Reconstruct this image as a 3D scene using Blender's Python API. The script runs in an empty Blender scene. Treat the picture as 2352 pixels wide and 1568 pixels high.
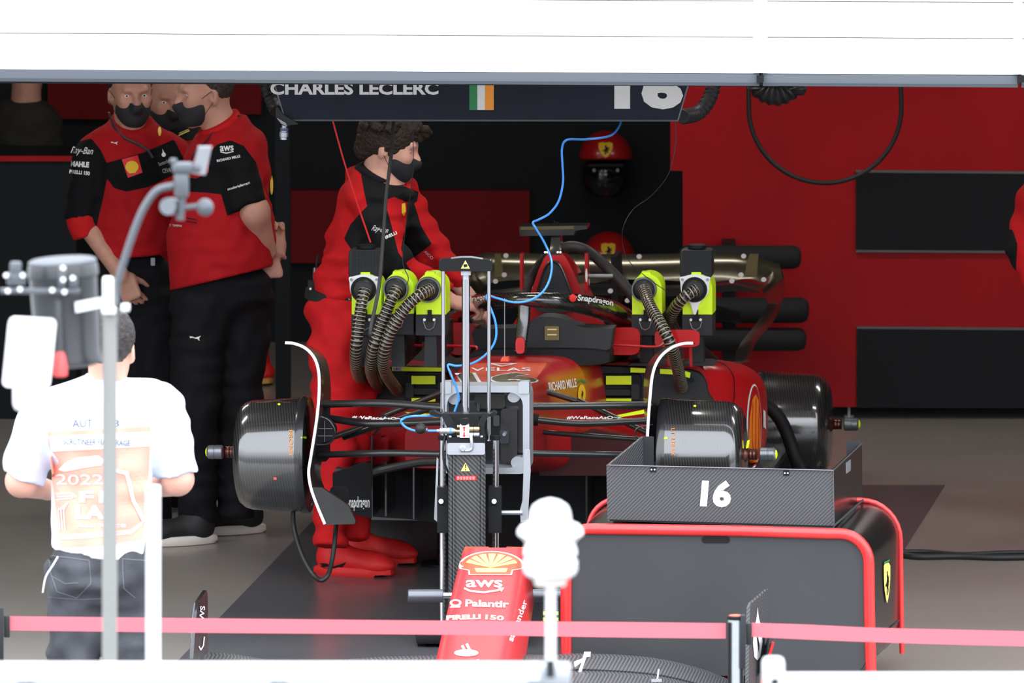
import bpy, bmesh, math, random
import numpy as np
from mathutils import Vector, Matrix
from mathutils.bvhtree import BVHTree
random.seed(7)
R = math.radians
SC = bpy.context.scene
COL = SC.collection
# ---------------------------------------------------------------- camera
FPX = 28900.0
CAM = Vector((0.0, -45.0, 6.6))
PITCH = math.atan(3575.0 / FPX)
cd = bpy.data.cameras.new('camera'); cam = bpy.data.objects.new('camera', cd); COL.objects.link(cam)
cam.location = CAM; cam.rotation_euler = (math.pi / 2 - PITCH, 0, 0)
cd.sensor_width = 36.0; cd.lens = FPX / 2352 * 36.0; cd.clip_end = 500; cd.clip_start = 1
cd.dof.use_dof = True; cd.dof.focus_distance = 44.6; cd.dof.aperture_fstop = 9.5
SC.camera = cam
# ---------------------------------------------------------------- world, exposure
w = bpy.data.worlds.new('World'); SC.world = w; w.use_nodes = True
wn = w.node_tree; wn.nodes.clear()
bg = wn.nodes.new('ShaderNodeBackground'); ou = wn.nodes.new('ShaderNodeOutputWorld')
tc = wn.nodes.new('ShaderNodeTexCoord'); sp = wn.nodes.new('ShaderNodeSeparateXYZ'); rp = wn.nodes.new('ShaderNodeValToRGB')
wn.links.new(tc.outputs['Generated'], sp.inputs[0]); wn.links.new(sp.outputs['Z'], rp.inputs[0])
rp.color_ramp.elements[0].position = 0.0; rp.color_ramp.elements[0].color = (0.30, 0.31, 0.33, 1)
rp.color_ramp.elements[1].position = 0.25; rp.color_ramp.elements[1].color = (0.88, 0.93, 1.0, 1)
wn.links.new(rp.outputs[0], bg.inputs['Color']); bg.inputs['Strength'].default_value = 1.25
wn.links.new(bg.outputs[0], ou.inputs['Surface'])
SC.view_settings.view_transform = 'Standard'; SC.view_settings.look = 'None'
SC.view_settings.gamma = 1; SC.view_settings.use_curve_mapping = False
SC.view_settings.exposure = 1.9
LAMP = 6.5      # radiance of the garage ceiling lamps
# ---------------------------------------------------------------- helpers: places
_fw = Vector((0, math.cos(PITCH), -math.sin(PITCH))); _up = Vector((0, math.sin(PITCH), math.cos(PITCH))); _rt = Vector((1, 0, 0))
def ray(x, y): return _fw + _rt * ((x - 1176) / FPX) + _up * (-(y - 784) / FPX)
def P(x, y, Y):
    d = ray(x, y); return CAM + d * ((Y + 45.0) / d.y)
def FL(x, y, z=0.0):
    d = ray(x, y); return CAM + d * ((z - CAM.z) / d.z)
def proj(p):
    q = Vector(p) - CAM; t = q.dot(_fw); return (1176 + FPX * q.x / t, 784 - FPX * q.dot(_up) / t)
def projn(V):
    q = V - np.array(CAM); t = q @ np.array(_fw)
    return 1176 + FPX * q[:, 0] / t, 784 - FPX * (q @ np.array(_up)) / t
YAW = R(6.7)
CA = Vector((math.sin(YAW), math.cos(YAW), 0)); CLT = Vector((math.cos(YAW), -math.sin(YAW), 0)); ZZ = Vector((0, 0, 1))
CO = Vector((P(1127, 1040, 0).x, 0, 0))
def C(x, y, v):          # point of the car seen at (x, y), v metres behind the front axle
    d = ray(x, y); return CAM + d * ((v - (CAM - CO).dot(CA)) / d.dot(CA))
def PY(Y): return (lambda x, y: P(x, y, Y)), Vector((0, 1, 0))
def PV(v): return (lambda x, y: C(x, y, v)), CA
# ---------------------------------------------------------------- helpers: materials
MATS = {}
def mat(name, col, rough=0.5, metal=0.0, bump=0.0, bscale=60.0, coat=0.0, cior=1.5, noise=0.0, nscale=8.0, spec=0.5, trans=0.0, ior=1.45, alpha=1.0, pats=(), stripes=None, emit=None):
    m = bpy.data.materials.new(name); m.use_nodes = True; nt = m.node_tree; b = nt.nodes['Principled BSDF']
    N = nt.nodes.new; L = nt.links.new
    c4 = (*col, 1)
    b.inputs['Base Color'].default_value = c4; b.inputs['Roughness'].default_value = rough; b.inputs['Metallic'].default_value = metal
    b.inputs['Coat Weight'].default_value = coat; b.inputs['Coat Roughness'].default_value = 0.1; b.inputs['Coat IOR'].default_value = cior
    b.inputs['Specular IOR Level'].default_value = spec; b.inputs['Transmission Weight'].default_value = trans; b.inputs['IOR'].default_value = ior
    b.inputs['Alpha'].default_value = alpha
    cur = None
    co = N('ShaderNodeTexCoord')
    if noise:
        n = N('ShaderNodeTexNoise'); n.inputs['Scale'].default_value = nscale; n.inputs['Detail'].default_value = 4; L(co.outputs['Object'], n.inputs['Vector'])
        r = N('ShaderNodeValToRGB'); r.color_ramp.elements[0].position = 0.3; r.color_ramp.elements[1].position = 0.7
        r.color_ramp.elements[0].color = (*[max(0, c * (1 - noise)) for c in col], 1); r.color_ramp.elements[1].color = (*[min(1, c * (1 + noise)) for c in col], 1)
        L(n.outputs['Fac'], r.inputs[0]); cur = r.outputs[0]
    if stripes:          # (direction vector, period in metres, second colour, sharpness)
        dv, per, c2 = stripes[:3]
        dp = N('ShaderNodeVectorMath'); dp.operation = 'DOT_PRODUCT'; dp.inputs[1].default_value = tuple(Vector(dv).normalized() * (2 * math.pi / per)); L(co.outputs['Object'], dp.inputs[0])
        sn = N('ShaderNodeMath'); sn.operation = 'SINE'; L(dp.outputs['Value'], sn.inputs[0])
        mr = N('ShaderNodeMapRange'); mr.inputs['From Min'].default_value = -0.6; mr.inputs['From Max'].default_value = 0.6; L(sn.outputs[0], mr.inputs['Value'])
        mx = N('ShaderNodeMix'); mx.data_type = 'RGBA'; L(mr.outputs[0], mx.inputs['Factor'])
        mx.inputs['A'].default_value = c4; mx.inputs['B'].default_value = (*c2, 1)
        if cur: L(cur, mx.inputs['A'])
        cur = mx.outputs['Result']
        if len(stripes) > 3:
            mr2 = N('ShaderNodeMapRange'); mr2.inputs['To Min'].default_value = rough; mr2.inputs['To Max'].default_value = stripes[3]; L(mr.outputs[0], mr2.inputs['Value']); L(mr2.outputs[0], b.inputs['Roughness'])
    for pt_ in pats:
        an, c2 = pt_[:2]; a = N('ShaderNodeAttribute'); a.attribute_name = an
        if len(pt_) > 2: g = N('ShaderNodeMapRange'); g.interpolation_type = 'SMOOTHSTEP'; g.inputs['From Min'].default_value = -pt_[2]; g.inputs['From Max'].default_value = pt_[2]; g.inputs['To Max'].default_value = pt_[3]; L(a.outputs['Fac'], g.inputs['Value'])
        else: g = N('ShaderNodeMath'); g.operation = 'GREATER_THAN'; g.inputs[1].default_value = 0.0; L(a.outputs['Fac'], g.inputs[0])
        mx = N('ShaderNodeMix'); mx.data_type = 'RGBA'; L(g.outputs[0], mx.inputs['Factor'])
        if cur: L(cur, mx.inputs['A'])
        else: mx.inputs['A'].default_value = c4
        mx.inputs['B'].default_value = (*c2, 1); cur = mx.outputs['Result']
    if cur: L(cur, b.inputs['Base Color'])
    if bump:
        n = N('ShaderNodeTexNoise'); n.inputs['Scale'].default_value = bscale; n.inputs['Detail'].default_value = 5; L(co.outputs['Object'], n.inputs['Vector'])
        bp = N('ShaderNodeBump'); bp.inputs['Strength'].default_value = bump; bp.inputs['Distance'].default_value = 0.01; L(n.outputs['Fac'], bp.inputs['Height']); L(bp.outputs[0], b.inputs['Normal'])
    if emit: b.inputs['Emission Color'].default_value = (*emit[0], 1); b.inputs['Emission Strength'].default_value = emit[1]
    MATS[name] = m; return m
RED = (0.47, 0.008, 0.011); TEAMRED = (0.37, 0.007, 0.011); BLK = (0.0045, 0.005, 0.006)
mat('white_paint', (0.86, 0.88, 0.90), 0.5)
mat('white_gloss', (0.85, 0.85, 0.85), 0.3)
mat('rail_grey', (0.06, 0.068, 0.08), 0.5, 0.2)
mat('rail_grey_light', (0.115, 0.13, 0.15), 0.45, 0.2)
mat('mast_grey', (0.11, 0.12, 0.135), 0.4, 0.2)
mat('mast_pole', (0.27, 0.27, 0.255), 0.4)
mat('white_print', (0.80, 0.80, 0.78), 0.5)
mat('grey_print', (0.30, 0.30, 0.29), 0.6)
mat('aluminium', (0.62, 0.65, 0.69), 0.34, 0.85, bump=0.06, bscale=30)
mat('satin_silver', (0.50, 0.53, 0.57), 0.38, 0.7)
mat('chrome', (0.78, 0.78, 0.80), 0.12, 1.0)
mat('dark_gap', (0.03, 0.035, 0.04), 0.8)
mat('floor_paint', (0.25, 0.232, 0.212), 0.26, noise=0.06, nscale=1.2, spec=0.55)
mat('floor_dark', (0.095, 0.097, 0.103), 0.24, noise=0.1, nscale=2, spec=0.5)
mat('asphalt', (0.16, 0.16, 0.165), 0.85, bump=0.3, bscale=200)
mat('wall_black', (0.0055, 0.0075, 0.010), 0.6, spec=0.25)
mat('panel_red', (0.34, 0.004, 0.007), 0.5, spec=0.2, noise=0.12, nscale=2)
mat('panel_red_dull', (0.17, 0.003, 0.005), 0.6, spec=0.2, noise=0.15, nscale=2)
mat('panel_black', (0.0035, 0.004, 0.0055), 0.45, spec=0.2, noise=0.3, nscale=1.3)
mat('panel_edge', (0.10, 0.10, 0.11), 0.5)
mat('ceiling_grey', (0.12, 0.12, 0.125), 0.8)
mat('sign_navy', (0.005, 0.009, 0.022), 0.38, noise=0.6, nscale=1.6, spec=0.25)
mat('sign_edge', (0.16, 0.17, 0.19), 0.4, 0.4)
mat('flag_green', (0.03, 0.24, 0.08), 0.6); mat('flag_orange', (0.95, 0.34, 0.04), 0.6)
mat('car_red', RED, 0.33, coat=0.15)
mat('car_red_gloss', (0.50, 0.008, 0.010), 0.22, coat=0.6)
mat('nose_red_lit', (0.74, 0.045, 0.052), 0.38, coat=0.1)  # car red brightened in its colour for the daylight on the nose
mat('nose_orange', (0.80, 0.10, 0.045), 0.4)
mat('yellow_fade', (0.55, 0.30, 0.02), 0.45)
mat('carbon', (0.010, 0.010, 0.010), 0.22, coat=1.0, cior=1.7, stripes=((1, 0, 1), 0.010, (0.018, 0.017, 0.015), 0.3))
mat('carbon_drum', (0.014, 0.014, 0.014), 0.24, coat=1.0, cior=1.9, stripes=((1, 0, 0.12), 0.0095, (0.028, 0.027, 0.026), 0.30))
mat('carbon_arm', (0.011, 0.011, 0.011), 0.3, coat=0.5, cior=1.5, stripes=((1, 0.3, 1), 0.006, (0.03, 0.029, 0.027), 0.4))
mat('carbon_tray', (0.040, 0.042, 0.045), 0.42, stripes=((-1, 0, 1), 0.0095, (0.095, 0.098, 0.102), 0.5))
mat('carbon_column', (0.030, 0.030, 0.032), 0.35, stripes=((1, 0, 1), 0.0115, (0.10, 0.10, 0.10), 0.45))
mat('carbon_plain', (0.018, 0.018, 0.019), 0.24, coat=0.7, noise=0.2)
mat('wing_carbon', (0.10, 0.088, 0.060), 0.26, metal=0.75, coat=0.6)
mat('matte_black', (0.007, 0.0075, 0.009), 0.6, spec=0.3)
mat('soft_black', (0.008, 0.0085, 0.010), 0.8, bump=0.15, bscale=80)
mat('charcoal', (0.024, 0.0255, 0.028), 0.55, spec=0.35)
mat('cabinet_black', (0.042, 0.044, 0.047), 0.5, noise=0.08, nscale=3)
mat('cabinet_side', (0.012, 0.0115, 0.011), 0.28, coat=0.3)
mat('red_tube', (0.80, 0.035, 0.035), 0.3, coat=0.4)
mat('lime', (0.80, 1.0, 0.012), 0.5, emit=None)
mat('lime_shell', (0.66, 0.95, 0.012), 0.42, bump=0.05)
mat('yellow_print', (0.88, 0.55, 0.02), 0.5)
mat('pale_yellow', (0.95, 0.80, 0.20), 0.45)
mat('orange_print', (0.80, 0.22, 0.01), 0.5)
mat('red_print', (0.75, 0.02, 0.02), 0.5)
mat('pink_red', (0.85, 0.10, 0.10), 0.5)
mat('blue_hose', (0.05, 0.30, 0.85), 0.3, coat=0.3)
mat('black_rubber', (0.014, 0.014, 0.014), 0.5)
mat('grey_rubber', (0.035, 0.034, 0.033), 0.5)
mat('brass', (0.62, 0.48, 0.26), 0.3, 0.9)
mat('dull_gold', (0.14, 0.125, 0.05), 0.4, 0.5)
mat('mono_red', RED, 0.33, coat=0.15, pats=(('p2', (0.62, 0.30, 0.012), 16, 0.8), ('p1', (0.80, 0.10, 0.045))))
mat('copper', (0.13, 0.05, 0.04), 0.3, 0.9)
mat('gunmetal', (0.17, 0.18, 0.20), 0.35, 0.7)
mat('flex_duct', (0.016, 0.013, 0.010), 0.25, coat=0.7, pats=(('rib', (0.38, 0.33, 0.24)),))
mat('flex_dark', (0.010, 0.010, 0.011), 0.5)
mat('tape_belt', (0.82, 0.155, 0.19), 0.6)
mat('skin', (0.50, 0.255, 0.185), 0.5, noise=0.1, nscale=20, bump=0.05)
mat('skin_light', (0.68, 0.36, 0.27), 0.5, noise=0.08, nscale=20, bump=0.05)
mat('hair_dark', (0.012, 0.009, 0.007), 0.5, bump=0.6, bscale=90)
mat('hair_brown', (0.022, 0.012, 0.007), 0.5, bump=0.8, bscale=110)
mat('hair_grey', (0.035, 0.028, 0.026), 0.55, noise=0.6, nscale=60, bump=0.8, bscale=120)
mat('mask_cloth', (0.018, 0.018, 0.022), 0.8, bump=0.1)
mat('mask_green', (0.06, 0.055, 0.03), 0.7)
mat('eye_white', (0.7, 0.68, 0.66), 0.2); mat('eye_dark', (0.02, 0.012, 0.01), 0.15)
def cloth(name, col, pats=()): return mat(name, col, 0.8, bump=0.45, bscale=13, pats=pats, noise=0.05, nscale=30, spec=0.2)
cloth('polo_red_a', TEAMRED, (('p1', BLK), ('p2', RED)))
cloth('polo_red_b', TEAMRED, (('p1', BLK), ('p2', TEAMRED)))
cloth('suit_red', (0.52, 0.010, 0.013), (('p1', (0.009, 0.010, 0.011)),))
cloth('suit_plain', (0.50, 0.010, 0.013))
cloth('trouser_black', (0.006, 0.006, 0.008))
cloth('shirt_pale', (0.62, 0.70, 0.86))
cloth('vest_white', (0.84, 0.84, 0.86))
mat('vest_orange', (0.90, 0.40, 0.30), 0.7, noise=0.1, nscale=9)
mat('jeans', (0.052, 0.054, 0.062), 0.85, noise=0.55, nscale=7, bump=0.3, bscale=25)
mat('jeans_seam', (0.16, 0.165, 0.18), 0.85)
cloth('grey_shirt', (0.022, 0.021, 0.018))
mat('shoe_black', (0.012, 0.012, 0.013), 0.6, bump=0.1)
mat('shoe_sole', (0.68, 0.62, 0.56), 0.6)
mat('shoe_red', (0.62, 0.012, 0.012), 0.6, bump=0.15, bscale=40)
mat('gum_sole', (0.50, 0.26, 0.05), 0.6)
mat('navy_print', (0.10, 0.12, 0.22), 0.6)
mat('smoke_plastic', (0.035, 0.038, 0.042), 0.35, trans=0.0, coat=0.3)
mat('smoke_clear', (0.40, 0.42, 0.45), 0.3, alpha=0.55)
mat('mid_grey', (0.30, 0.31, 0.33), 0.5)
mat('steel_grey', (0.30, 0.31, 0.33), 0.4, 0.5)
mat('ceiling_lamp', (1, 1, 1), 0.5, emit=((1.0, 0.95, 0.88), LAMP))
mat('led_white', (1, 1, 1), 0.5, emit=((1.0, 0.9, 0.7), 3.0))
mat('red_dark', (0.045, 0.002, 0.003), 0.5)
mat('car_red_shaded', (0.28, 0.005, 0.007), 0.4)  # car red darkened in its colour for the shade below the sidepods
mat('visor', (0.006, 0.006, 0.008), 0.15, coat=0.8)
mat('helmet_red', (0.42, 0.008, 0.012), 0.35, coat=0.4)
# ---------------------------------------------------------------- helpers: objects
WL = {}; GEO = {}
def empty(name, loc, label, cat, group=None):
    o = bpy.data.objects.new(name, None); COL.objects.link(o); o.location = loc; o.empty_display_size = 0.05
    WL[o.name] = Vector(loc); o['label'] = label; o['category'] = cat
    if group: o['group'] = group
    return o
def mk(name, V, F, m, par=None, lab=None, cat=None, group=None, kind=None, smooth=35, attrs=None, org=None):
    V = np.asarray([tuple(v) for v in V], float) if not isinstance(V, np.ndarray) else V
    if par is not None: o0 = np.array(WL[par.name])
    elif org is not None: o0 = np.array(org)
    else:
        lo, hi = V.min(0), V.max(0); o0 = np.array([(lo[0] + hi[0]) / 2, (lo[1] + hi[1]) / 2, lo[2]])
    me = bpy.data.meshes.new(name); me.from_pydata((V - o0).tolist(), [], [tuple(int(i) for i in f) for f in F]); me.update()
    for mm in (m if isinstance(m, (list, tuple)) else [m]): me.materials.append(MATS[mm])
    if smooth:
        me.shade_smooth(); me.set_sharp_from_angle(angle=R(smooth))
    for k, a in (attrs or {}).items():
        at = me.attributes.new(k, 'FLOAT', 'POINT'); at.data.foreach_set('value', np.asarray(a, np.float32))
    o = bpy.data.objects.new(name, me); COL.objects.link(o)
    if par is not None: o.parent = par; WL[o.name] = Vector(o0)
    else: o.location = Vector(o0); WL[o.name] = Vector(o0)
    GEO[o.name] = (V, F)
    if lab: o['label'] = lab
    if cat: o['category'] = cat
    if group: o['group'] = group
    if kind: o['kind'] = kind
    return o
def merge(*parts):
    V = []; F = []
    for v, f in parts:
        n = len(V); V += [Vector(q) for q in v]; F += [tuple(i + n for i in g) for g in f]
    return V, F
def box(c, h, rot=None, bev=0.0, seg=2):
    bm = bmesh.new(); bmesh.ops.create_cube(bm, size=1.0); bmesh.ops.scale(bm, vec=Vector(h) * 2, verts=bm.verts)
    if bev: bmesh.ops.bevel(bm, geom=list(bm.edges), offset=bev, segments=seg, affect='EDGES', profile=0.5)
    M = Matrix.Translation(Vector(c)) @ (rot.to_4x4() if rot else Matrix.Identity(4))
    bm.verts.ensure_lookup_table(); V = [M @ v.co for v in bm.verts]; F = [tuple(v.index for v in f.verts) for f in bm.faces]; bm.free(); return V, F
CROT = Matrix((CLT, CA, ZZ)).transposed()       # car axes
def frame(d):
    d = d.normalized(); u = Vector((0, 0, 1)) if abs(d.z) < 0.9 else Vector((1, 0, 0)); a = d.cross(u).normalized(); return a, a.cross(d).normalized()
def cyl(a, b, r, r2=None, n=20, cap=True):
    a, b = Vector(a), Vector(b); r2 = r if r2 is None else r2; p, q = frame(b - a); V = []
    for c, rr in ((a, r), (b, r2)):
        for i in range(n): t = 2 * math.pi * i / n; V.append(c + p * (rr * math.cos(t)) + q * (rr * math.sin(t)))
    F = [(i, (i + 1) % n, n + (i + 1) % n, n + i) for i in range(n)]
    if cap: F += [tuple(range(n))[::-1], tuple(range(n, 2 * n))]
    return V, F
def lathe(a, d, prof, n=40, sq=1.0, closed=True):     # profile of (t, r) along d from a
    a = Vector(a); d = Vector(d).normalized(); p, q = frame(d); V = []
    for t, r in prof:
        for i in range(n): th = 2 * math.pi * i / n; V.append(a + d * t + p * (r * math.cos(th)) + q * (r * sq * math.sin(th)))
    m = len(prof); F = [(j * n + i, j * n + (i + 1) % n, (j + 1) * n + (i + 1) % n, (j + 1) * n + i) for j in range(m - 1) for i in range(n)]
    if closed: F += [tuple(range(n))[::-1], tuple(range((m - 1) * n, m * n))]
    return V, F
def cr(pts, n=8):         # Catmull-Rom through points
    pts = [Vector(p) for p in pts]
    if len(pts) < 3: return pts
    out = []; q = [pts[0] * 2 - pts[1]] + pts + [pts[-1] * 2 - pts[-2]]
    for i in range(1, len(q) - 2):
        a, b, c, d = q[i - 1:i + 3]
        for k in range(n):
            t = k / n; out.append(0.5 * ((2 * b) + (c - a) * t + (2 * a - 5 * b + 4 * c - d) * t * t + (3 * b - a - 3 * c + d) * t ** 3))
    return out + [pts[-1]]
def tube(path, r, n=12, cap=True, sx=1.0, rf=None):
    path = [Vector(p) for p in path]; m = len(path); V = []; ref = None
    for i, p in enumerate(path):
        d = (path[min(i + 1, m - 1)] - path[max(i - 1, 0)]).normalized()
        if ref is None: ref = frame(d)[0]
        ref = (ref - d * ref.dot(d)).normalized(); q = d.cross(ref).normalized()
        rr = rf(i) if rf else r
        for k in range(n): t = 2 * math.pi * k / n; V.append(p + ref * (rr * math.cos(t)) + q * (rr * sx * math.sin(t)))
    F = [(j * n + i, j * n + (i + 1) % n, (j + 1) * n + (i + 1) % n, (j + 1) * n + i) for j in range(m - 1) for i in range(n)]
    if cap: F += [tuple(range(n))[::-1], tuple(range((m - 1) * n, m * n))]
    return V, F
def resample(path, step):
    out = [path[0]]; acc = 0
    for a, b in zip(path, path[1:]):
        L = (b - a).length; t = step - acc
        while t <= L and L > 0: out.append(a.lerp(b, t / L)); t += step
        acc = (acc + L) % step if L else acc
    return out
def flex(path, r, pitch=0.0145, amp=0.07, n=18):
    st = pitch / 6; pp = resample(cr(path, 24), st); m = len(pp)
    V, F = tube(pp, r, n, rf=lambda i: r * (1 + amp * math.cos(2 * math.pi * i / 6)))
    rib = [0.3 if (i // n) % 6 == 0 else (-0.15 if (i // n) % 6 in (1, 5) else -1) for i in range(m * n)]
    return V, F, rib
def prism(pts, pl, th, off=0.0):      # closed outline given in picture coordinates on the plane pl, given thickness
    f, nrm = pl; A = [f(x, y) + nrm * off for x, y in pts]; n = len(A)
    B = [p + nrm * th for p in A]
    F = [tuple(range(n)), tuple(range(n, 2 * n))[::-1]] + [((i + 1) % n, i, n + i, n + (i + 1) % n) for i in range(n)]
    return A + B, F
def ring(outer, inner, pl, th, off=0.0):
    f, nrm = pl; n = len(outer); V = []
    for k in (off, off + th):
        V += [f(x, y) + nrm * k for x, y in outer] + [f(x, y) + nrm * k for x, y in inner]
    F = []
    for i in range(n):
        j = (i + 1) % n
        F += [(i, j, n + j, n + i), (2 * n + j, 2 * n + i, 3 * n + i, 3 * n + j), (j, i, 2 * n + i, 2 * n + j), (n + i, n + j, 3 * n + j, 3 * n + i)]
    return V, F
def rr(x0, y0, x1, y1, r, n=5):
    o = []
    for cx, cy, a0 in ((x1 - r, y0 + r, -90), (x1 - r, y1 - r, 0), (x0 + r, y1 - r, 90), (x0 + r, y0 + r, 180)):
        for i in range(n + 1): a = R(a0 + 90 * i / n); o.append((cx + r * math.cos(a), cy + r * math.sin(a)))
    return o
def ell(cx, cy, rx, ry, n=24, a0=0, a1=360):
    full = a1 - a0 >= 360; return [(cx + rx * math.cos(R(a0 + (a1 - a0) * i / (n if full else n - 1))), cy + ry * math.sin(R(a0 + (a1 - a0) * i / (n if full else n - 1)))) for i in range(n)]
def sm(pts, n=6, closed=True):
    """smooth outline through 2-D points"""
    q = [Vector((x, y, 0)) for x, y in pts]
    if closed:
        m = len(q); out = []
        for i in range(m):
            a, b, c, d = q[i - 1], q[i], q[(i + 1) % m], q[(i + 2) % m]
            for k in range(n):
                t = k / n; v = 0.5 * ((2 * b) + (c - a) * t + (2 * a - 5 * b + 4 * c - d) * t * t + (3 * b - a - 3 * c + d) * t ** 3); out.append((v.x, v.y))
        return out
    return [(v.x, v.y) for v in cr(q, n)]
def sheet(rows, closed=False):         # grid of 3-D points -> surface
    n = len(rows[0]); V = [p for r_ in rows for p in r_]
    F = [(j * n + i, j * n + (i + 1) % n, (j + 1) * n + (i + 1) % n, (j + 1) * n + i) for j in range(len(rows) - 1) for i in range(n if closed else n - 1)]
    return V, F
def loft(rows, k=6, caps=True):         # closed sections, interpolated smoothly
    m = len(rows[0]); cols = [cr([r_[i] for r_ in rows], k) for i in range(m)]
    R2 = [[cols[i][j] for i in range(m)] for j in range(len(cols[0]))]
    V, F = sheet(R2, True)
    if caps: F += [tuple(range(m))[::-1], tuple(range((len(R2) - 1) * m, len(R2) * m))]
    return V, F
def sec(v, x0, x1, y0, y1, p=3.0, n=36, top=1.0):        # super-elliptic section of the car, top narrower by factor
    o = []
    for i in range(n):
        t = 2 * math.pi * i / n; c, s = math.cos(t), math.sin(t)
        a = math.copysign(abs(c) ** (2 / p), c); b = math.copysign(abs(s) ** (2 / p), s)
        wf = 1 + (top - 1) * (1 - b) / 2 * 1.0
        o.append(C((x0 + x1) / 2 + (x1 - x0) / 2 * a * wf, (y0 + y1) / 2 + (y1 - y0) / 2 * b, v))
    return o
def solidify(V, F, th, nrm):
    n = len(V); V2 = [Vector(v) for v in V] + [Vector(v) + nrm * th for v in V]
    from collections import Counter
    ec = Counter()
    for f in F:
        for i in range(len(f)): ec[tuple(sorted((f[i], f[(i + 1) % len(f)])))] += 1
    F2 = list(F) + [tuple(i + n for i in f)[::-1] for f in F]
    for f in F:
        for i in range(len(f)):
            a, b = f[i], f[(i + 1) % len(f)]
            if ec[tuple(sorted((a, b)))] == 1: F2.append((b, a, a + n, b + n))
    return V2, F2
# ---------------------------------------------------------------- helpers: prints that lie on a surface
BV = {}
def bvh(objs):
    key = tuple(o.name for o in objs)
    if key not in BV:
        V = []; F = []
        for o in objs:
            v, f = GEO[o.name]; n = len(V); V += [Vector(q) for q in v]; F += [tuple(int(i) + n for i in g) for g in f]
        BV[key] = BVHTree.FromPolygons(V, F)
    return BV[key]
def press(pts2, tgt, lift=0.002):
    tree = bvh(tgt if isinstance(tgt, (list, tuple)) else [tgt]); out = []; ds = []
    for x, y in pts2:
        d = ray(x, y).normalized(); h = tree.ray_cast(CAM, d)
        out.append((d, h[3], h[1]))
        if h[3] is not None: ds.append(h[3])
    if not ds: return None
    md = float(np.median(ds)); res = []
    for d, t, n in out:
        if t is not None and abs(t - md) < 0.45: res.append(CAM + d * t + (n if n.dot(d) < 0 else -n) * lift)
        else: res.append(CAM + d * (md - lift))
    return res
def glyphs(s, bold=0.0):
    cu = bpy.data.curves.new('t', 'FONT'); cu.body = s; cu.offset = bold; cu.resolution_u = 3
    o = bpy.data.objects.new('t', cu); COL.objects.link(o); dg = bpy.context.evaluated_depsgraph_get(); dg.update()
    me = bpy.data.meshes.new_from_object(o.evaluated_get(dg)); V = [tuple(v.co) for v in me.vertices]; F = [tuple(p.vertices) for p in me.polygons]
    bpy.data.objects.remove(o); bpy.data.curves.remove(cu); bpy.data.meshes.remove(me); return V, F
def cut(V2, F, mx):        # subdivide long edges of a flat mesh
    bm = bmesh.new(); vs = [bm.verts.new((x, y, 0)) for x, y in V2]
    for f in F:
        try: bm.faces.new([vs[i] for i in f])
        except Exception: pass
    bmesh.ops.triangulate(bm, faces=bm.faces)
    for _ in range(5):
        e = [e for e in bm.edges if e.calc_length() > mx]
        if not e: break
        bmesh.ops.subdivide_edges(bm, edges=e, cuts=1, use_grid_fill=False); bmesh.ops.triangulate(bm, faces=bm.faces)
    bm.verts.index_update(); o = [(v.co.x, v.co.y) for v in bm.verts]; G = [tuple(v.index for v in f.verts) for f in bm.faces]; bm.free(); return o, G
def ptext(s, tgt, x, y, wd, ht, m, par, rot=0, bold=0.0, shear=0.0, lift=0.002, name='lettering', mx=14, bend=0.0, keep=None):
    V, F = glyphs(s, bold); xs = [v[0] for v in V]; ys = [v[1] for v in V]; x0, x1, y0, y1 = min(xs), max(xs), min(ys), max(ys)
    c, sn = math.cos(R(rot)), math.sin(R(rot)); o = []
    for v in V:
        a = ((v[0] - x0) / (x1 - x0) - 0.5) * wd; b = -((v[1] - y0) / (y1 - y0) - 0.5) * ht
        a += -b * shear; b += bend * (a / wd * 2) ** 2
        o.append((x + a * c - b * sn, y + a * sn + b * c))
    o, F = cut(o, F, mx)
    q = press(o, tgt, lift)
    return mk(name, q, F, m, par, smooth=0) if q else None
def ppoly(polys, tgt, m, par, name='emblem', lift=0.002, mx=14, lab=None):
    V = []; F = []
    for pl in polys:
        n = len(V); V += pl; F.append(tuple(range(n, n + len(pl))))
    o, G = cut(V, F, mx); q = press(o, tgt, lift)
    return mk(name, q, G, m, par, smooth=0, lab=lab) if q else None
def stroke(pts, wd):       # polyline -> outline polygons (quads)
    out = []
    for (x0, y0), (x1, y1) in zip(pts, pts[1:]):
        L = math.hypot(x1 - x0, y1 - y0) or 1; nx, ny = -(y1 - y0) / L * wd / 2, (x1 - x0) / L * wd / 2
        ex, ey = (x1 - x0) / L * wd * 0.2, (y1 - y0) / L * wd * 0.2
        out.append([(x0 + nx - ex, y0 + ny - ey), (x1 + nx + ex, y1 + ny + ey), (x1 - nx + ex, y1 - ny + ey), (x0 - nx - ex, y0 - ny - ey)])
    return out
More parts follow.
